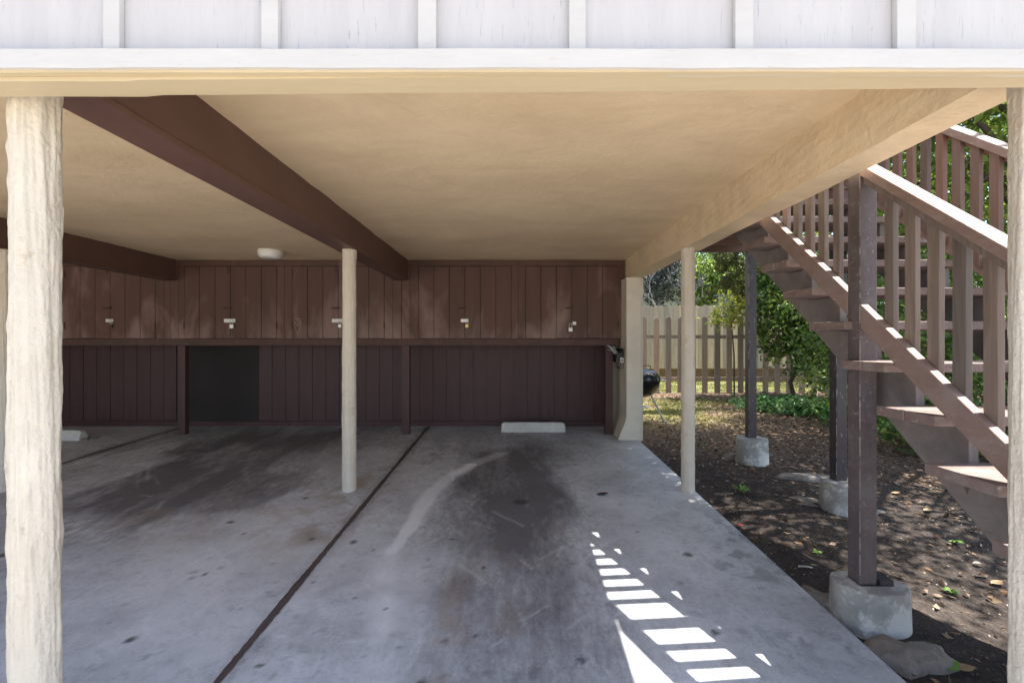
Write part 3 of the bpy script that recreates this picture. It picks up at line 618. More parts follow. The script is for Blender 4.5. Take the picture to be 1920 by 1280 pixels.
# landing
LZ = tz(8); ly0, ly1 = yy(.628), yy(.90)
b = MB()
k = XT0
while k < XT1-.05: b.box(k, min(k+.138, XT1), ly0-.03, ly1, LZ-.04, LZ); k += .143
b.build('landing_deck', M['tread'], ST, .003)
b = MB()
for k in range(5): y = ly0+k*(ly1-ly0-.045)/4; b.box(XT0+.02, XT1-.02, y, y+.045, zz(150), LZ-.042)
b.box(XT0+.021, XT0+.062, ly0+.05, ly1-.05, zz(151), LZ-.043); b.build('landing_joists', M['brownbeam'], ST)
hl = lambda t, a: zz(a+699*t)
def slope_bar(x0, x1, ta, tb, atop, h):
    b = MB(); y0, y1 = yy(ta), yy(tb)
    b.prism([(y0, hl(ta, atop)-h), (y1, hl(tb, atop)-h), (y1, hl(tb, atop)), (y0, hl(ta, atop))], 'x', x0, x1); return b
def rail_side(sx, sections, xh0, xh1, xs0, xs1, xb0, xb1, xr0, xr1, bmat, hm, t0list, brail=True):
    for (ta, tb) in sections:
        h = slope_bar(xh0, xh1, ta, tb, -137, .046*1.27).build('handrail', hm, ST, .005)
        slope_bar(xs0, xs1, ta, tb, -137-8, .042).build('sub_rail', bmat, h)
        slope_bar(xr0, xr1, ta, tb, -235, .128).build('bottom_rail', hm, ST, .004)
        for t in t0list:
            if t > ta+.001 and t+.0087 < tb:
                y = yy(t); w = .057+random.uniform(-.003, .003); j = random.uniform(-.004, .004)
                b = MB(); zt0 = hl(t, -137-8.2); zt1 = hl(t+w/D, -137-8.2); zb = hl(t, -235-9)
                x0b, x1b = xb0+random.uniform(-.003, .003), xb1
                b.add([(x0b, y+j, zb), (x1b, y+j, zb), (x1b, y+w+j, zb+.045), (x0b, y+w+j, zb+.045), (x0b, y, zt0), (x1b, y, zt0), (x1b, y+w, zt1), (x0b, y+w, zt1)],
                      [(0, 3, 2, 1), (4, 5, 6, 7), (0, 1, 5, 4), (1, 2, 6, 5), (2, 3, 7, 6), (3, 0, 4, 7)])
                b.build('baluster', bmat, h, .002)
P1a, P1b = .374, .3878
ts = [.3688-.0189*k for k in range(13)] + [.3885+.0192*k for k in range(12)]
rail_side(-1, [(.135, P1a-.0003), (P1b+.0003, .628)], xx(243), xx(255.6), xx(246.5), xx(249.8), xx(250), xx(253.6), xx(244), xx(249.6), M['baluster'], M['rail'], ts)
ts2 = [.399+.018*k for k in range(-13, 13)]
rail_side(1, [(.18, .628)], xx(377), xx(389.6), xx(385), xx(388), xx(380.8), xx(384.6), xx(385), xx(390), M['balusterbrown'], M['rail'], ts2)
# level landing railings (mostly hidden by the building)
for x in (xx(378), XT0+.03):
    h = MB(); h.box(x-.02, x+.075, ly0, ly1, LZ+.93, LZ+.975); h = h.build('handrail', M['rail'], ST, .004)
    y = ly0+.05
    while y < ly1-.06:
        b = MB(); b.box(x+.01, x+.035, y, y+.057, LZ-.1, LZ+.929); b.build('baluster', M['balusterbrown'], h); y += .12
# posts and piers
def post(x0, y0, w, z0, z1, mat, chips=True):
    b = MB(); b.box(x0, x0+w, y0, y0+w, z0, z1); p = b.build('post', mat, ST, .004)
    if chips:
        c = MB(); z = z0+.05
        while z < z1-.1:
            l = random.uniform(.01, .16); s = random.uniform(.0006, .0016); c.box(x0-.0004, x0+s, y0-.0004, y0+s, z, z+l); z += l+random.uniform(.01, .10)
        c.build('bare_wood_edge', M['chip'], p)
    return p
py1 = yy(P1a); pz1 = zz(-171)
post(xx(244), py1, .0895, pz1+.004, hl(P1a, -137)+.01, M['post'])
py2 = yy(.60); post(xx(365), py2, .0895, zz(-262*.6)+.004, tz(6)-.05, M['postdark'])
py3 = yy(.815); post(xx(362), py3, .0895, zz(-180*.82)+.004, zz(149.8), M['postdark'])
b = MB(); b.box(xx(244)-.0, xx(244)+.17, py1-.012, py1+.10, pz1-.004, pz1+.0035); b.box(xx(257.5), xx(257.5)+.07, py1-.01, py1+.09, pz1+.004, pz1+.03); b.build('post_shoe', M['postdark'], ST, .003)
def pier(cx, cy, rx, ry, ztop, lab, seed, ang=0):
    zg = gz(cy)-.06; nk = 64; r0 = np.random.default_rng(seed)
    prof = [(.0, 0), (.55, .001), (.93, -.002), (.975, -.006), (1.0, -.02), (1.01, -.10), (1.03, -.22), (1.06, zg-ztop)]
    b = MB(); vs = []
    for r, z in prof:
        for k in range(nk):
            w = 2*math.pi*k/nk; n = 1+.02*math.sin(3*w+seed)+.012*math.sin(7*w+seed*2)+r0.normal()*.003
            x, y = rx*r*n*math.cos(w), ry*r*n*math.sin(w); vs.append((cx+x*math.cos(ang)-y*math.sin(ang), cy+x*math.sin(ang)+y*math.cos(ang), ztop+z+(.004*math.sin(5*w+seed) if r > .8 else 0)))
    ff = lambda i: [(i*nk+k, (i+1)*nk+k, (i+1)*nk+(k+1) % nk, i*nk+(k+1) % nk) for k in range(nk)]
    b.add(vs, ff(0)+ff(1)+ff(2)+ff(3)); b.f += [f for i in range(4, len(prof)-1) for f in ff(i)]; b.sm += [True]*(nk*(len(prof)-5))
    tag(b.build('concrete_pier', M['pier'], loc=(cx, cy, zg)), lab, 'concrete pier', 'round concrete piers under the stair posts')
pier(xx(254), py1+.035, .175, .14, pz1, 'wide oval concrete pier under the nearest stair post, at the slab edge', 1, -.28)
pier(xx(372), py2+.04, .135, .135, zz(-262*.6), 'round concrete pier half hidden behind the nearest stair post', 2)
pier(xx(369), py3+.04, .165, .165, zz(-180*.82), 'round concrete pier under the farthest dark post, towards the fence', 3)
def rubble(px, py, rx, ry, h, lab, seed, ang=0):
    t = 205.0/(py-610); cx, cy = (px-960)*t/S, D*t; nk = 40; r0 = np.random.default_rng(seed); ph = r0.random(6)*6
    vs = []; prof = [(0, 1), (.5, .95), (.8, .75), (.97, .35), (1.05, -.6)]
    for r, z in prof:
        for k in range(nk):
            w = 2*math.pi*k/nk; n = 1+.16*math.sin(2*w+ph[0])+.10*math.sin(5*w+ph[1])+.06*math.sin(9*w+ph[2])+.03*math.sin(17*w+ph[3])
            x, y = rx*r*n*math.cos(w), ry*r*n*math.sin(w); vs.append((cx+x*math.cos(ang)-y*math.sin(ang), cy+x*math.sin(ang)+y*math.cos(ang), gz(cy)-.04+h*z+.012*math.sin(4*w+r*6+ph[4])*r))
    b = MB(); b.add(vs, [(i*nk+k, (i+1)*nk+k, (i+1)*nk+(k+1) % nk, i*nk+(k+1) % nk) for i in range(len(prof)-1) for k in range(nk)], True)
    tag(b.build('broken_concrete', M['rock'], loc=(cx, cy, gz(cy))), lab, 'rubble', 'spilled concrete around the piers')
rubble(1700, 1215, .20, .12, .045, 'spilled concrete lump in front of the nearest oval pier', 1, .1)
rubble(1560, 1125, .07, .22, .05, 'long broken concrete strip between the slab edge and the nearest pier', 2, .35)
rubble(1400, 850, .30, .12, .045, 'spilled concrete collar around the farthest pier', 3, .1)
rubble(1515, 890, .32, .10, .045, 'flat concrete spill left of the middle pier', 4, -.3)
rubble(1560, 940, .34, .16, .03, 'low concrete spill at the foot of the middle pier', 6, -.3)

# ------------------------------------------------------------------ foliage tools
def leaves_mesh(name, P, size, flat=0.0, rndv=None, asp=.5, seed=0, vert=0):
    r = np.random.default_rng(seed); n = len(P); s = size*(0.65+.7*r.random(n))[:, None]
    d = r.normal(size=(n, 3)); d[:, 2] *= (1-flat); d[:, 2] += vert; d /= np.linalg.norm(d, axis=1)[:, None]
    u = r.normal(size=(n, 3)); u[:, 2] *= (1-flat); u -= (u*d).sum(1)[:, None]*d; u /= np.linalg.norm(u, axis=1)[:, None]
    nn = np.cross(d, u); nn *= (r.random(n)*.25)[:, None]
    A = P-d*s*.5; Bv = P+u*s*asp*.5+nn*s; C = P+d*s*.5; Dv = P-u*s*asp*.5+nn*s
    V = np.stack([A, Bv, C, Dv], 1).reshape(-1, 3); i = np.arange(n)*4
    F = np.stack([i, i+1, i+2, i, i+2, i+3], -1).reshape(-1, 3)
    me = bpy.data.meshes.new(name); me.vertices.add(len(V)); me.vertices.foreach_set('co', V.astype(np.float32).ravel())
    me.loops.add(F.size); me.loops.foreach_set('vertex_index', F.ravel().astype(np.int32))
    me.polygons.add(len(F)); me.polygons.foreach_set('loop_start', np.arange(len(F))*3); me.polygons.foreach_set('loop_total', np.full(len(F), 3)); me.update()
    if rndv is None: rndv = r.random(n)
    attr(me, 'rnd', np.repeat(np.clip(rndv, 0, 1), 4)); return me
def cloud(c, R, nclump, per, csig, seed, thresh=.0, shell=.55):
    r = np.random.default_rng(seed); c = np.array(c); R = np.array(R)
    d = r.normal(size=(nclump*4, 3)); d /= np.linalg.norm(d, axis=1)[:, None]
    rad = shell+(1-shell)*r.random(len(d))**.7; rad[r.random(len(d)) < .3] *= .6
    q = fbm(d[:, 0]*2.2+9, d[:, 1]*2.2+d[:, 2]*1.7+9, seed, 3)
    rad = rad*(.72+.56*q); C = c+d*rad[:, None]*R
    C = C[:nclump]
    P = np.repeat(C, per, 0)+r.normal(size=(nclump*per, 3))*csig; tone = np.repeat(r.random(nclump), per)*.6+.4*r.random(nclump*per)
    return P, tone, C
def tree(name, label, cat, base, trunk, crowns, mat, leaf, bark, group=None, keep=None, seed=0, flat=0, asp=.5, trunk_r=.12, crown_name='crown'):
    th = thing(name, label, cat, base, group)
    b = MB(); tp = [Vector(p) for p in trunk]; n = len(tp); b.tube(tp, [trunk_r*(1-.55*i/(n-1)) for i in range(n)], 10)
    Ps = []; Ts = []; rr = random.Random(seed)
    for ci, (c, R, nc, per, sg) in enumerate(crowns):
        P, T, C = cloud(c, R, nc, per, sg, seed+ci*7)
        if keep is not None:
            k = keep(P); P = P[k]; T = T[k]
        Ps.append(P); Ts.append(T)
        for q in range(min(9, nc)):
            e = Vector(C[rr.randrange(len(C))]); st = tp[rr.randrange(n//2, n)]
            if keep is not None and not keep(np.array([e]))[0]: continue
            m = st.lerp(e, .5)+Vector((rr.uniform(-.1, .1), rr.uniform(-.1, .1), rr.uniform(0, .2)))
            b.tube([st, m, e], [trunk_r*.34, trunk_r*.2, trunk_r*.06], 6, False)
    b.build('trunk', bark, th)
    P = np.concatenate(Ps); T = np.concatenate(Ts)
    link(crown_name, leaves_mesh(crown_name, P, leaf, flat, T, asp, seed), mat, th)
    return th
SX, SY, SZ = SUN
def corridor(P):      # leave clear the sun's path to the near railing
    k = (P[:, 0]-1.87)/SX; yp = P[:, 1]-SY*k; zp = P[:, 2]-SZ*k; lo = zz(-235+699*yp/D)
    return ~((yp > -1) & (yp < 3.65) & (zp > lo-.8) & (zp < lo+2.2))
# large tree over the yard
tree('shade_tree', 'tall leafy tree beyond the top of the staircase, against the sky', 'tree', (7.6, 6.2, .1), [(7.6, 6.2, 0), (7.5, 6.1, 1.2), (7.3, 5.9, 2.4), (7.1, 5.7, 3.6), (7.0, 5.6, 4.8)],
     [((6.9, 5.4, 4.6), (2.6, 3.2, 2.0), 250, 42, .18), ((5.6, 6.6, 3.9), (1.5, 1.9, 1.5), 90, 40, .17), ((8.4, 3.0, 4.6), (2.0, 1.8, 1.8), 140, 40, .18), ((4.6, 6.0, 5.3), (1.6, 2.3, 1.1), 580, 46, .17), ((5.9, 3.0, 5.2), (1.6, 1.9, 1.3), 95, 42, .17)], M['leaf'], .10, M['bark'], keep=corridor, seed=3, trunk_r=.16)
tree('yard_tree', 'second leafy tree farther back, right of the staircase', 'tree', (9.0, 10.5, .2), [(9, 10.5, 0), (8.9, 10.4, 1.5), (8.7, 10.3, 3), (8.5, 10.2, 4.4)],
     [((8.2, 9.6, 4.6), (2.9, 2.4, 2.2), 330, 40, .18)], M['leaf'], .10, M['bark'], keep=corridor, seed=21, trunk_r=.15)
# hedge-like shrubs seen through the stairs
hs = [((4.9, 5.6, 1.5), (.9, .8, 1.3), 'tall green shrub directly behind the middle of the stair treads'), ((6.3, 6.0, 1.6), (1.1, .9, 1.5), 'broad green shrub seen through the lower balusters near the right column'),
      ((5.6, 7.6, 1.9), (1.2, 1.0, 1.6), 'leafy shrub seen through the balusters beside the nearest stair post'), ((7.8, 7.4, 1.7), (1.3, 1.1, 1.7), 'farthest right shrub behind the staircase, by the tall tree')]
for i, (c, R, lab) in enumerate(hs):
    tree('garden_shrub', lab, 'shrub', (c[0], c[1], gz(c[1])), [(c[0], c[1], gz(c[1])-.05), (c[0]+.05, c[1], .6), (c[0], c[1]+.05, 1.2), (c[0], c[1], c[2])], [(c, R, 130, 40, .13)], M['leafdark'], .085, M['bark'], 'shrubs behind the staircase', seed=40+i, trunk_r=.05, keep=corridor)
# big glossy shrub in front of the picket fence
def px(x, y, Yd): return ((x-960)*Yd/880, Yd, CAMZ+(640-y)*Yd/880)
c1 = px(1500, 600, 10.2); c2 = px(1455, 525, 10.6); c3 = px(1560, 640, 9.6)
tr = px(1490, 742, 10.5)
tree('camellia_bush', 'big rounded glossy green bush overhanging the picket fence', 'bush', (tr[0], tr[1], gz(10.5)), [(tr[0], tr[1], gz(10.5)-.05), (tr[0]-.10, 10.5, .6), (tr[0]+.02, 10.4, 1.0), (c1[0], 10.2, 1.5)],
     [(c1, (.95, .7, .95), 170, 46, .12), (c2, (.55, .6, .75), 90, 44, .12), (c3, (.6, .6, .8), 90, 44, .12), (px(1560, 520, 10.8), (.9, .7, .9), 90, 44, .13)], M['leafdark'], .10, M['bark'], seed=60, trunk_r=.06, asp=.6)
yb = px(1375, 585, 10.2)
tree('yellow_shrub', 'yellow-green young shrub in front of the picket tops, left of the dark post', 'shrub', (yb[0]+.3, 10.9, gz(10.9)), [(yb[0]+.35, 10.9, .3), (yb[0]+.3, 10.8, 1.2), (yb[0]+.1, 10.5, 1.9), (yb[0], 10.3, 2.3)],
     [(px(1383, 575, 10.3), (.42, .3, .42), 34, 22, .11), (px(1350, 600, 10.3), (.2, .2, .15), 8, 16, .09)], M['leafyellow'], .10, M['bark'], seed=64, trunk_r=.02, asp=.5)
# conifer hanging in at the top
cb = (px(1385, 500, 8.6))
CT = 450*8.95/880
th = thing('conifer', 'olive conifer with drooping rounded sprays under the landing', 'conifer', (CT, 8.95, gz(8.9)))
b = MB(); b.tube([(CT, 8.95, .2), (CT+.02, 8.95, 1.5), (CT, 8.9, 3.0), (CT-.05, 8.85, 4.2)], [.06, .05, .04, .02], 8)
Ps = []; Ts = []
r0 = np.random.default_rng(5)
for (qx, qy, rr_) in [(1352, 500, .12), (1362, 530, .12), (1375, 505, .15), (1383, 540, .13), (1395, 515, .16), (1370, 480, .15), (1398, 548, .10), (1350, 478, .13), (1392, 478, .18), (1410, 500, .2), (1420, 470, .25), (1340, 455, .2), (1380, 445, .25), (1420, 430, .3)]:
    c = np.array(px(qx, qy, 8.6+r0.uniform(-.15, .2))); b.tube([(CT, 8.9, c[2]+.5), Vector((cb[0]+.4, 8.8, c[2]+.35)), Vector(c)], [.02, .012, .004], 5, False)
    d = r0.normal(size=(900, 3)); d /= np.linalg.norm(d, axis=1)[:, None]; rd = (.75+.35*r0.random(900)); Ps.append(c+d*rd[:, None]*np.array([rr_, rr_, rr_*1.25])*.85+r0.normal(size=(900, 3))*.012); Ts.append(r0.random(900))
b.build('trunk', M['bark'], th); link('crown', leaves_mesh('crown', np.concatenate(Ps), .035, 0, np.concatenate(Ts), .35, 3), M['conifer'], th)
# trees beyond the back fence
bt = [(1235, 500, 17.5, (1.3, 1.2, 1.4), 'leafgrey', 'silvery shrub with purple-grey leaves above the pale fence by the end wall', 70),
      (1345, 530, 17.2, (1.5, 1.0, 1.1), 'leaf', 'green tree above the pale fence, right of the slim outer column', 71), (1300, 440, 21, (3, 2, 2.2), 'leafdark', 'dark tall tree far behind the pale fence', 72),
      (1430, 470, 19, (2.2, 1.6, 2.4), 'leafdark', 'dense tree behind the silver-grey fence and the conifer', 73), (1230, 420, 23, (3, 2, 2.5), 'leaf', 'tall pale green tree far behind the silvery shrub', 74), (1560, 450, 17, (3, 2, 3), 'leafdark', 'tall dark tree far behind the glossy bush', 75), (1760, 480, 13.5, (3, 2, 3), 'leaf', 'tall tree far behind the staircase, nearest the right column', 76)]
for (qx, qy, Yd, R, mt, lab, sd) in bt:
    c = px(qx, qy, Yd)
    tree('background_tree', lab, 'tree', (c[0], c[1], .3), [(c[0], c[1], .2), (c[0]+.1, c[1], 1.5), (c[0], c[1], c[2]-.5), (c[0]-.1, c[1], c[2]+.6)], [(c, R, 150, 40, .2)], M[mt], .13, M['palebark'] if mt == 'leafgrey' else M['bark'], 'trees behind the fences', seed=sd, trunk_r=.09)
# bare pale branches in front of them
c = px(1262, 560, 15.2); th = thing('bare_shrub', 'leafless shrub of thin pale twigs above the back fence', 'shrub', (c[0], c[1], .3))
b = MB(); rr = random.Random(4)
def twig(p, d, l, r, lev):
    q = p+d*l; m = p+d*l*.5+Vector((rr.uniform(-1, 1), rr.uniform(-1, 1), rr.uniform(-.2, 1)))*l*.10; b.tube([p, m, q], [r, r*.8, r*.6], 4, False)
    if lev:
        for _ in range(3): twig(q, (d+Vector((rr.uniform(-.8, .8), rr.uniform(-.5, .5), rr.uniform(-.35, .5)))).normalized(), l*rr.uniform(.55, .8), r*.6, lev-1)
for k in range(4): twig(Vector((c[0]+.2*k-.3, c[1], .3 if k == 1 else 1.6)), Vector((rr.uniform(-.5, .5), rr.uniform(-.2, .2), 1)).normalized(), .95, .016, 3)
b.build('branches', M['palebark'], th)

# ------------------------------------------------------------------ picket fence
YP = 11.35; zb = gz(YP)
th = thing('picket_fence', 'weathered round-topped picket fence across the yard', 'fence', (5, YP, zb))
for z in (.30, 1.32):
    b = MB(); b.box(1.7, 9.6, YP+.026, YP+.062, zb+z-.04, zb+z+.045); b.build('rail', M['picket'], th)
pit = 22.75*YP/880
x0p = (1208-960)*YP/880
for k in range(-3, 22):
    x = x0p+k*pit+random.uniform(-.012, .012)
    if k == 9: continue
    w = .068+random.uniform(-.003, .003); h = 1.80+random.uniform(-.02, .02); lean = random.uniform(-.010, .010)
    prof = [(x-w, zb-.03), (x+w, zb-.03), (x+w+lean, zb+h-.06)]+[(x+lean+w*math.cos(a)*.95, zb+h-.06+.065*math.sin(a)) for a in np.linspace(.15, math.pi-.15, 9)]+[(x-w+lean, zb+h-.06)]
    b = MB(); b.prism(prof, 'y', YP+random.uniform(-.003, .003), YP+.024); 
    if k < 12:
        for _ in range(rr.randint(0, 3)): pass
    b.build('picket', M['picket'], th, .003)
YC = 14.1; zc = gz(YC)
th = thing('board_fence', 'tall pale cedar board fence behind the picket fence', 'fence', (4, YC, zc))
x = 2.2; k = 0
while x < 9.6:
    w = .142; h = 1.88+random.uniform(-.02, .02); z0 = zc+.36
    b = MB(); b.prism([(x, z0), (x+w, z0), (x+w, z0+h-.035), (x+w-.03, z0+h), (x+.03, z0+h), (x, z0+h-.035)], 'y', YC+random.uniform(-.006, .006), YC+.02); b.build('board', M['fenceboard'], th); x += w+.006; k += 1
for z in (.5, 1.9): b = MB(); b.box(2.2, 9.6, YC+.03, YC+.07, zc+z, zc+z+.09); b.build('rail', M['fenceboard'], th)
b = MB(); 
for k in range(2): b.box(2.2, 9.6, YC+.09, YC+.13, zc-.05+k*.2, zc+.145+k*.2)
b.build('retaining_boards', M['retain'], th)
for xp in (2.6, 4.3, 6.1, 8.1): b = MB(); b.box(xp, xp+.09, YC+.022, YC+.088, zc-.05, zc+.4); b.build('fence_post', M['retain'], th)
th = thing('grey_fence', 'silver-grey capped board fence rising behind the pale fence', 'fence', (7.5, 16, .3))
b = MB(); x = 7.0
while x < 12.5: b.box(x, x+.15, 16.0, 16.02, .3, 3.05+.0*x); x += .155
b.build('boards', M['greyfence'], th); b = MB(); b.box(6.9, 12.6, 15.93, 16.08, 3.06, 3.11); b.box(6.95, 12.5, 15.96, 15.998, 2.9, 3.05); b.build('cap', M['greyfence'], th)
for xp in (7.0, 8.6, 10.2): b = MB(); b.box(xp, xp+.12, 15.85, 15.955, .3, 3.04); b.build('fence_post', M['greyfence'], th)
# neighbour house + trellis
th = thing('neighbour_house', 'cream house wall glimpsed between the trees behind the fence', 'house', (9, 24, .3))
b = MB(); b.box(5.5, 14.5, 24, 30, .3, 4.4); w_ = b.build('wall', M['house'], th)
b = MB(); b.prism([(23.4, 4.4), (30.6, 4.4), (27, 6.2)], 'x', 5.1, 14.9); b.build('roof', M['roof'], th)
b = MB(); b.box(8.4, 9.6, 23.97, 23.998, 2.3, 3.5); f = b.build('window', M['trim'], th); b = MB(); b.box(8.47, 9.53, 23.95, 23.968, 2.37, 3.43); b.build('pane', M['glass'], f)
c = px(1352, 545, 16.6); th = thing('wooden_trellis', 'orange-brown slatted gable trellis above the back fence', 'trellis', (c[0], c[1], .3))
b = MB()
for k in range(7):
    x = c[0]-.25+k*.13; b.box(x, x+.05, c[1], c[1]+.02, .3 if k in (0, 6) else 2.2, c[2]+.35-.32*abs(k-4.5)/3)
b.build('slats', M['retain'], th); b = MB(); b.tube([(c[0]-.5, c[1]-.03, c[2]-.15), (c[0]+.35, c[1]-.03, c[2]+.42)], .035, 4); b.tube([(c[0]+.35, c[1]-.03, c[2]+.42), (c[0]+.8, c[1]-.03, c[2]+.1)], .035, 4); b.build('rafters', M['retain'], th)

# ------------------------------------------------------------------ kettle grill
kx, ky = 2.15, 7.75; kg = gz(ky)-.03; kz = CAMZ-(711-640)*ky/880
th = thing('kettle_grill', 'black kettle barbecue half hidden behind the cream end wall', 'barbecue grill', (kx, ky, kg))
R = .285
b = MB(); b.lathe([(R*math.cos(a), R*1.04*math.sin(a)) for a in np.linspace(0, -math.pi/2+.001, 16)], (kx, ky, kz), 48); b.build('bowl', M['black'], th)
b = MB(); b.lathe([(R*1.015*math.cos(a), .008+R*.62*math.sin(a)) for a in np.linspace(0, math.pi/2-.001, 16)], (kx, ky, kz), 48); b.lathe([(R*1.015, .008), (R*1.03, .0), (R*1.03, -.012), (R*1.005, -.012)], (kx, ky, kz), 48); lid = b.build('lid', M['black'], th)
b = MB(); b.tube([(kx+.0, ky-.05, kz+R*.6), (kx+.0, ky-.05, kz+R*.6+.05), (kx+.02, ky-.05, kz+R*.6+.06), (kx+.10, ky-.05, kz+R*.6+.06), (kx+.12, ky-.05, kz+R*.6+.05), (kx+.12, ky-.05, kz+R*.54)], .007, 6); b.build('lid_handle', M['blackmat'], lid)
b = MB(); b.lathe([(.0001, .012), (.035, .012), (.04, 0), (.035, -.01)], (kx-.05, ky-.1, kz+R*.58), 20); b.build('vent', M['metal'], lid)
b = MB(); b.tube([(kx+R*.98, ky-.07, kz-.012), (kx+R+.09, ky-.07, kz-.012), (kx+R+.11, ky-.02, kz-.012), (kx+R+.09, ky+.05, kz-.012), (kx+R*.98, ky+.05, kz-.012)], .008, 6); b.build('side_handle', M['metal'], th)
for (ax, ay) in ((.16, -.16), (-.2, -.1), (.02, .22)):
    b = MB(); b.tube([(kx+ax*.7, ky+ay*.7, kz-R*.86), (kx+ax*1.75, ky+ay*1.75, kg+.02)], .014, 8); b.build('leg', M['metal'], th)
b = MB(); b.lathe([(.0001, 0), (.12, 0), (.125, .012)], (kx, ky, kg+.22), 24); b.build('ash_tray', M['metal'], th)

# ------------------------------------------------------------------ ground cover, grass, litter
def gpos(X, Y): return dirtz(X, Y)
r = np.random.default_rng(77)
def scatter(n, x0, x1, y0, y1, dens):
    X = r.uniform(x0, x1, n); Y = r.uniform(y0, y1, n); k = r.random(n) < dens(X, Y); return X[k], Y[k]
ic = px(1520, 760, 9.0)
X_, Y_ = scatter(26000, 3.6, 8, 5.2, 11.2, lambda X, Y: np.clip(1.5*np.exp(-(((X-5.55)/1.0)**2+((Y-8.8)/1.0)**2)**2)+1.0*np.exp(-(((X-6.6)/1.4)**2+((Y-6.6)/1.5)**2)**2), 0, 1)*sstep(.3, .5, fbm(X*2, Y*2, 8)+.05))
me = leaves_mesh('ivy', np.stack([X_, Y_, gpos(X_, Y_)+.02+.16*r.random(len(X_))*(.4+fbm(X_*3, Y_*3, 5))], -1), .085, .55, None, .9, 9)
tag(link('ground_ivy', me, M['ivy']), 'bright green ivy ground cover beside the fence and behind the stairs', 'ground cover', kind='stuff')
X_, Y_ = scatter(60000, 1.8, 9.0, 6.8, 14, lambda X, Y: np.clip(np.exp(-((X-2.8)**2/.8+(Y-8.7)**2/1.3))+.8*np.exp(-((X-4.0)**2/.9+(Y-9.9)**2/.3))+.55*(Y > 11.5), 0, 1)*sstep(.35, .55, fbm(X*3, Y*3, 12)))
me = leaves_mesh('grass', np.stack([X_, Y_, gpos(X_, Y_)+.018], -1), .05, 0, None, .16, 10, vert=1.6)
tag(link('grass_patches', me, M['grass']), 'patchy short yellow-green grass around the picket fence', 'grass', kind='stuff')
X_, Y_ = scatter(30000, 1.72, 9, 1.2, 11.2, lambda X, Y: np.clip(.10+.85*sstep(4.2, 7.0, Y+.5*(X-2.5)), 0, 1)*(.3+.7*sstep(.35, .65, fbm(X*2, Y*2, 19))))
me = leaves_mesh('litter', np.stack([X_, Y_, gpos(X_, Y_)+.006+.012*r.random(len(X_))], -1), .038, .75, None, .55, 12)
tag(link('leaf_litter', me, M['litter']), 'brown dry leaves and bark chips strewn over the dark soil', 'leaf litter', kind='stuff')
X_, Y_ = scatter(9000, 1.72, 5, 1.2, 5.5, lambda X, Y: .35+0*X)
X2_, Y2_ = scatter(1500, 1.75, 6.5, 1.2, 8, lambda X, Y: .25+.6*sstep(.45, .6, fbm(X*1.5, Y*1.5, 23)))
me2 = leaves_mesh('dry_leaves', np.stack([X2_, Y2_, gpos(X2_, Y2_)+.012+.01*r.random(len(X2_))], -1), .052, .8, .85*r.random(len(X2_)), .55, 17)
tag(link('dry_leaves', me2, M['litter']), 'larger curled dry leaves scattered over the soil around the stair posts', 'leaf litter', kind='stuff')
me = leaves_mesh('crumbs', np.stack([X_, Y_, gpos(X_, Y_)+.004], -1), .014, .6, None, .7, 13)
tag(link('soil_crumbs', me, M['litter']), 'pale crumbs and grit over the dark soil by the slab', 'grit', kind='stuff')
# weeds
def weed(pxx, pyy, lab, n, h, seed):
    t = 205.0/(pyy-610); cx, cy = (pxx-960)*t/S, D*t; z = float(dirtz(np.array([cx]), np.array([cy]))[0]); r2 = random.Random(seed); b = MB()
    for k in range(n):
        a = r2.uniform(0, 6.28); l = h*r2.uniform(.6, 1.2); w = .006
        p = [Vector((cx, cy, z)), Vector((cx+math.cos(a)*l*.5, cy+math.sin(a)*l*.5, z+l*.55)), Vector((cx+math.cos(a)*l*1.1, cy+math.sin(a)*l*1.1, z+l*.45))]
        s = Vector((-math.sin(a), math.cos(a), 0))*w
        b.add([p[0]-s, p[0]+s, p[1]+s*1.5, p[1]-s*1.5, p[2]], [(0, 1, 2, 3), (3, 2, 4)])
    tag(b.build('grass_tuft', M['greenleaf'], loc=(cx, cy, z)), lab, 'weed', 'weeds in the soil')
weed(1392, 917, 'spiky green grass tuft in dark soil right of the slim outer column', 14, .09, 1)
weed(1395, 860, 'small weed just below the farthest pier', 8, .05, 2)
weed(1320, 830, 'small weed right of the slim outer column, highest of the weeds', 8, .05, 3)
weed(1530, 1028, 'small weed left of the nearest stair post', 9, .035, 4)
weed(1790, 1010, 'weed under the stair stringer, in front of the staircase', 9, .05, 5)
weed(1785, 1100, 'weed nearest the right column, below the stringer', 7, .04, 6)
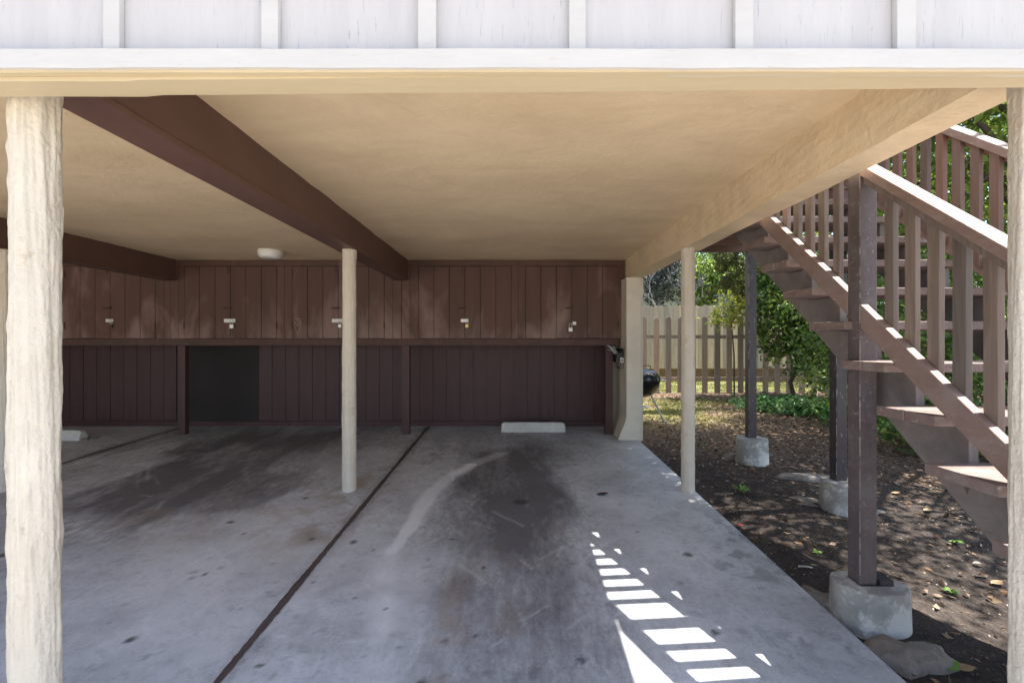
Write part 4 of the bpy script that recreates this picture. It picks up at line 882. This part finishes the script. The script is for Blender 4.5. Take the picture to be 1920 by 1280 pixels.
def leaf(pxx, pyy, mat, size, lab, ang, ground=True):
    t = 205.0/(pyy-610); cx, cy = (pxx-960)*t/S, D*t; z = (float(dirtz(np.array([cx]), np.array([cy]))[0])+.012) if cx > EDGE else gz(cy)+.004
    b = MB(); n = 9; vs = []
    for i in range(n):
        q = i/(n-1); w = size*.32*math.sin(math.pi*min(1, q*1.02+.02))**.8; u = (q-.5)*size
        for s in (-1, 0, 1):
            x, y = u, s*w; vs.append((cx+x*math.cos(ang)-y*math.sin(ang), cy+x*math.sin(ang)+y*math.cos(ang), z+abs(s)*.006+.01*q*q))
    b.add(vs, [(i*3+k, (i+1)*3+k, (i+1)*3+k+1, i*3+k+1) for i in range(n-1) for k in range(2)], True)
    tag(b.build('fallen_leaf', mat, loc=(cx, cy, z)), lab, 'leaf', 'single fallen leaves')
M['dry'] = basic('dry_tan_leaf', (0.3, 0.2, 0.11), (0.42, 0.3, 0.18), 30, bs=0.1)
leaf(1782, 1240, M['greenleaf'], .10, 'bright green leaf on the dirt at the lower right', .3)
leaf(1808, 1243, M['dry'], .09, 'dry tan leaf right of the bright green leaf', -.2)
leaf(1388, 977, M['redleaf'], .06, 'red fallen leaf on dark soil near the slab edge', -.8)
leaf(1680, 918, M['dry'], .08, 'dry leaf on the soil right of the nearest stair post', 0)
leaf(1870, 1082, M['dry'], .08, 'dry leaf near the thick right column', .1)
leaf(1740, 950, M['dry'], .08, 'dry leaf below the middle of the stringer', .2)
leaf(812, 853, M['dry'], .07, 'small dry leaf on the concrete near the joint', .2)
leaf(947, 866, M['dry'], .05, 'tiny dry leaf on the concrete below the wheel stop', .9)
leaf(1130, 927, bpy.data.materials['rusty_dark_steel'], .10, 'dark twisted leaf on the concrete right of the oil stain', .1)
t = 205.0/(1056-610); cx, cy = (1510-960)*t/S, D*t; zq = float(dirtz(np.array([cx]), np.array([cy]))[0])+.015
b = MB(); b.tube([(cx-.04, cy+.008, zq), (cx, cy-.002, zq+.004), (cx+.04, cy-.01, zq)], .006, 6)
tag(b.build('white_stick', M['chip'], loc=(cx, cy, zq)), 'short pale stick on the soil left of the nearest post', 'stick')
print('verts', sum(len(o.data.vertices) for o in bpy.data.objects if o.type == 'MESH'))
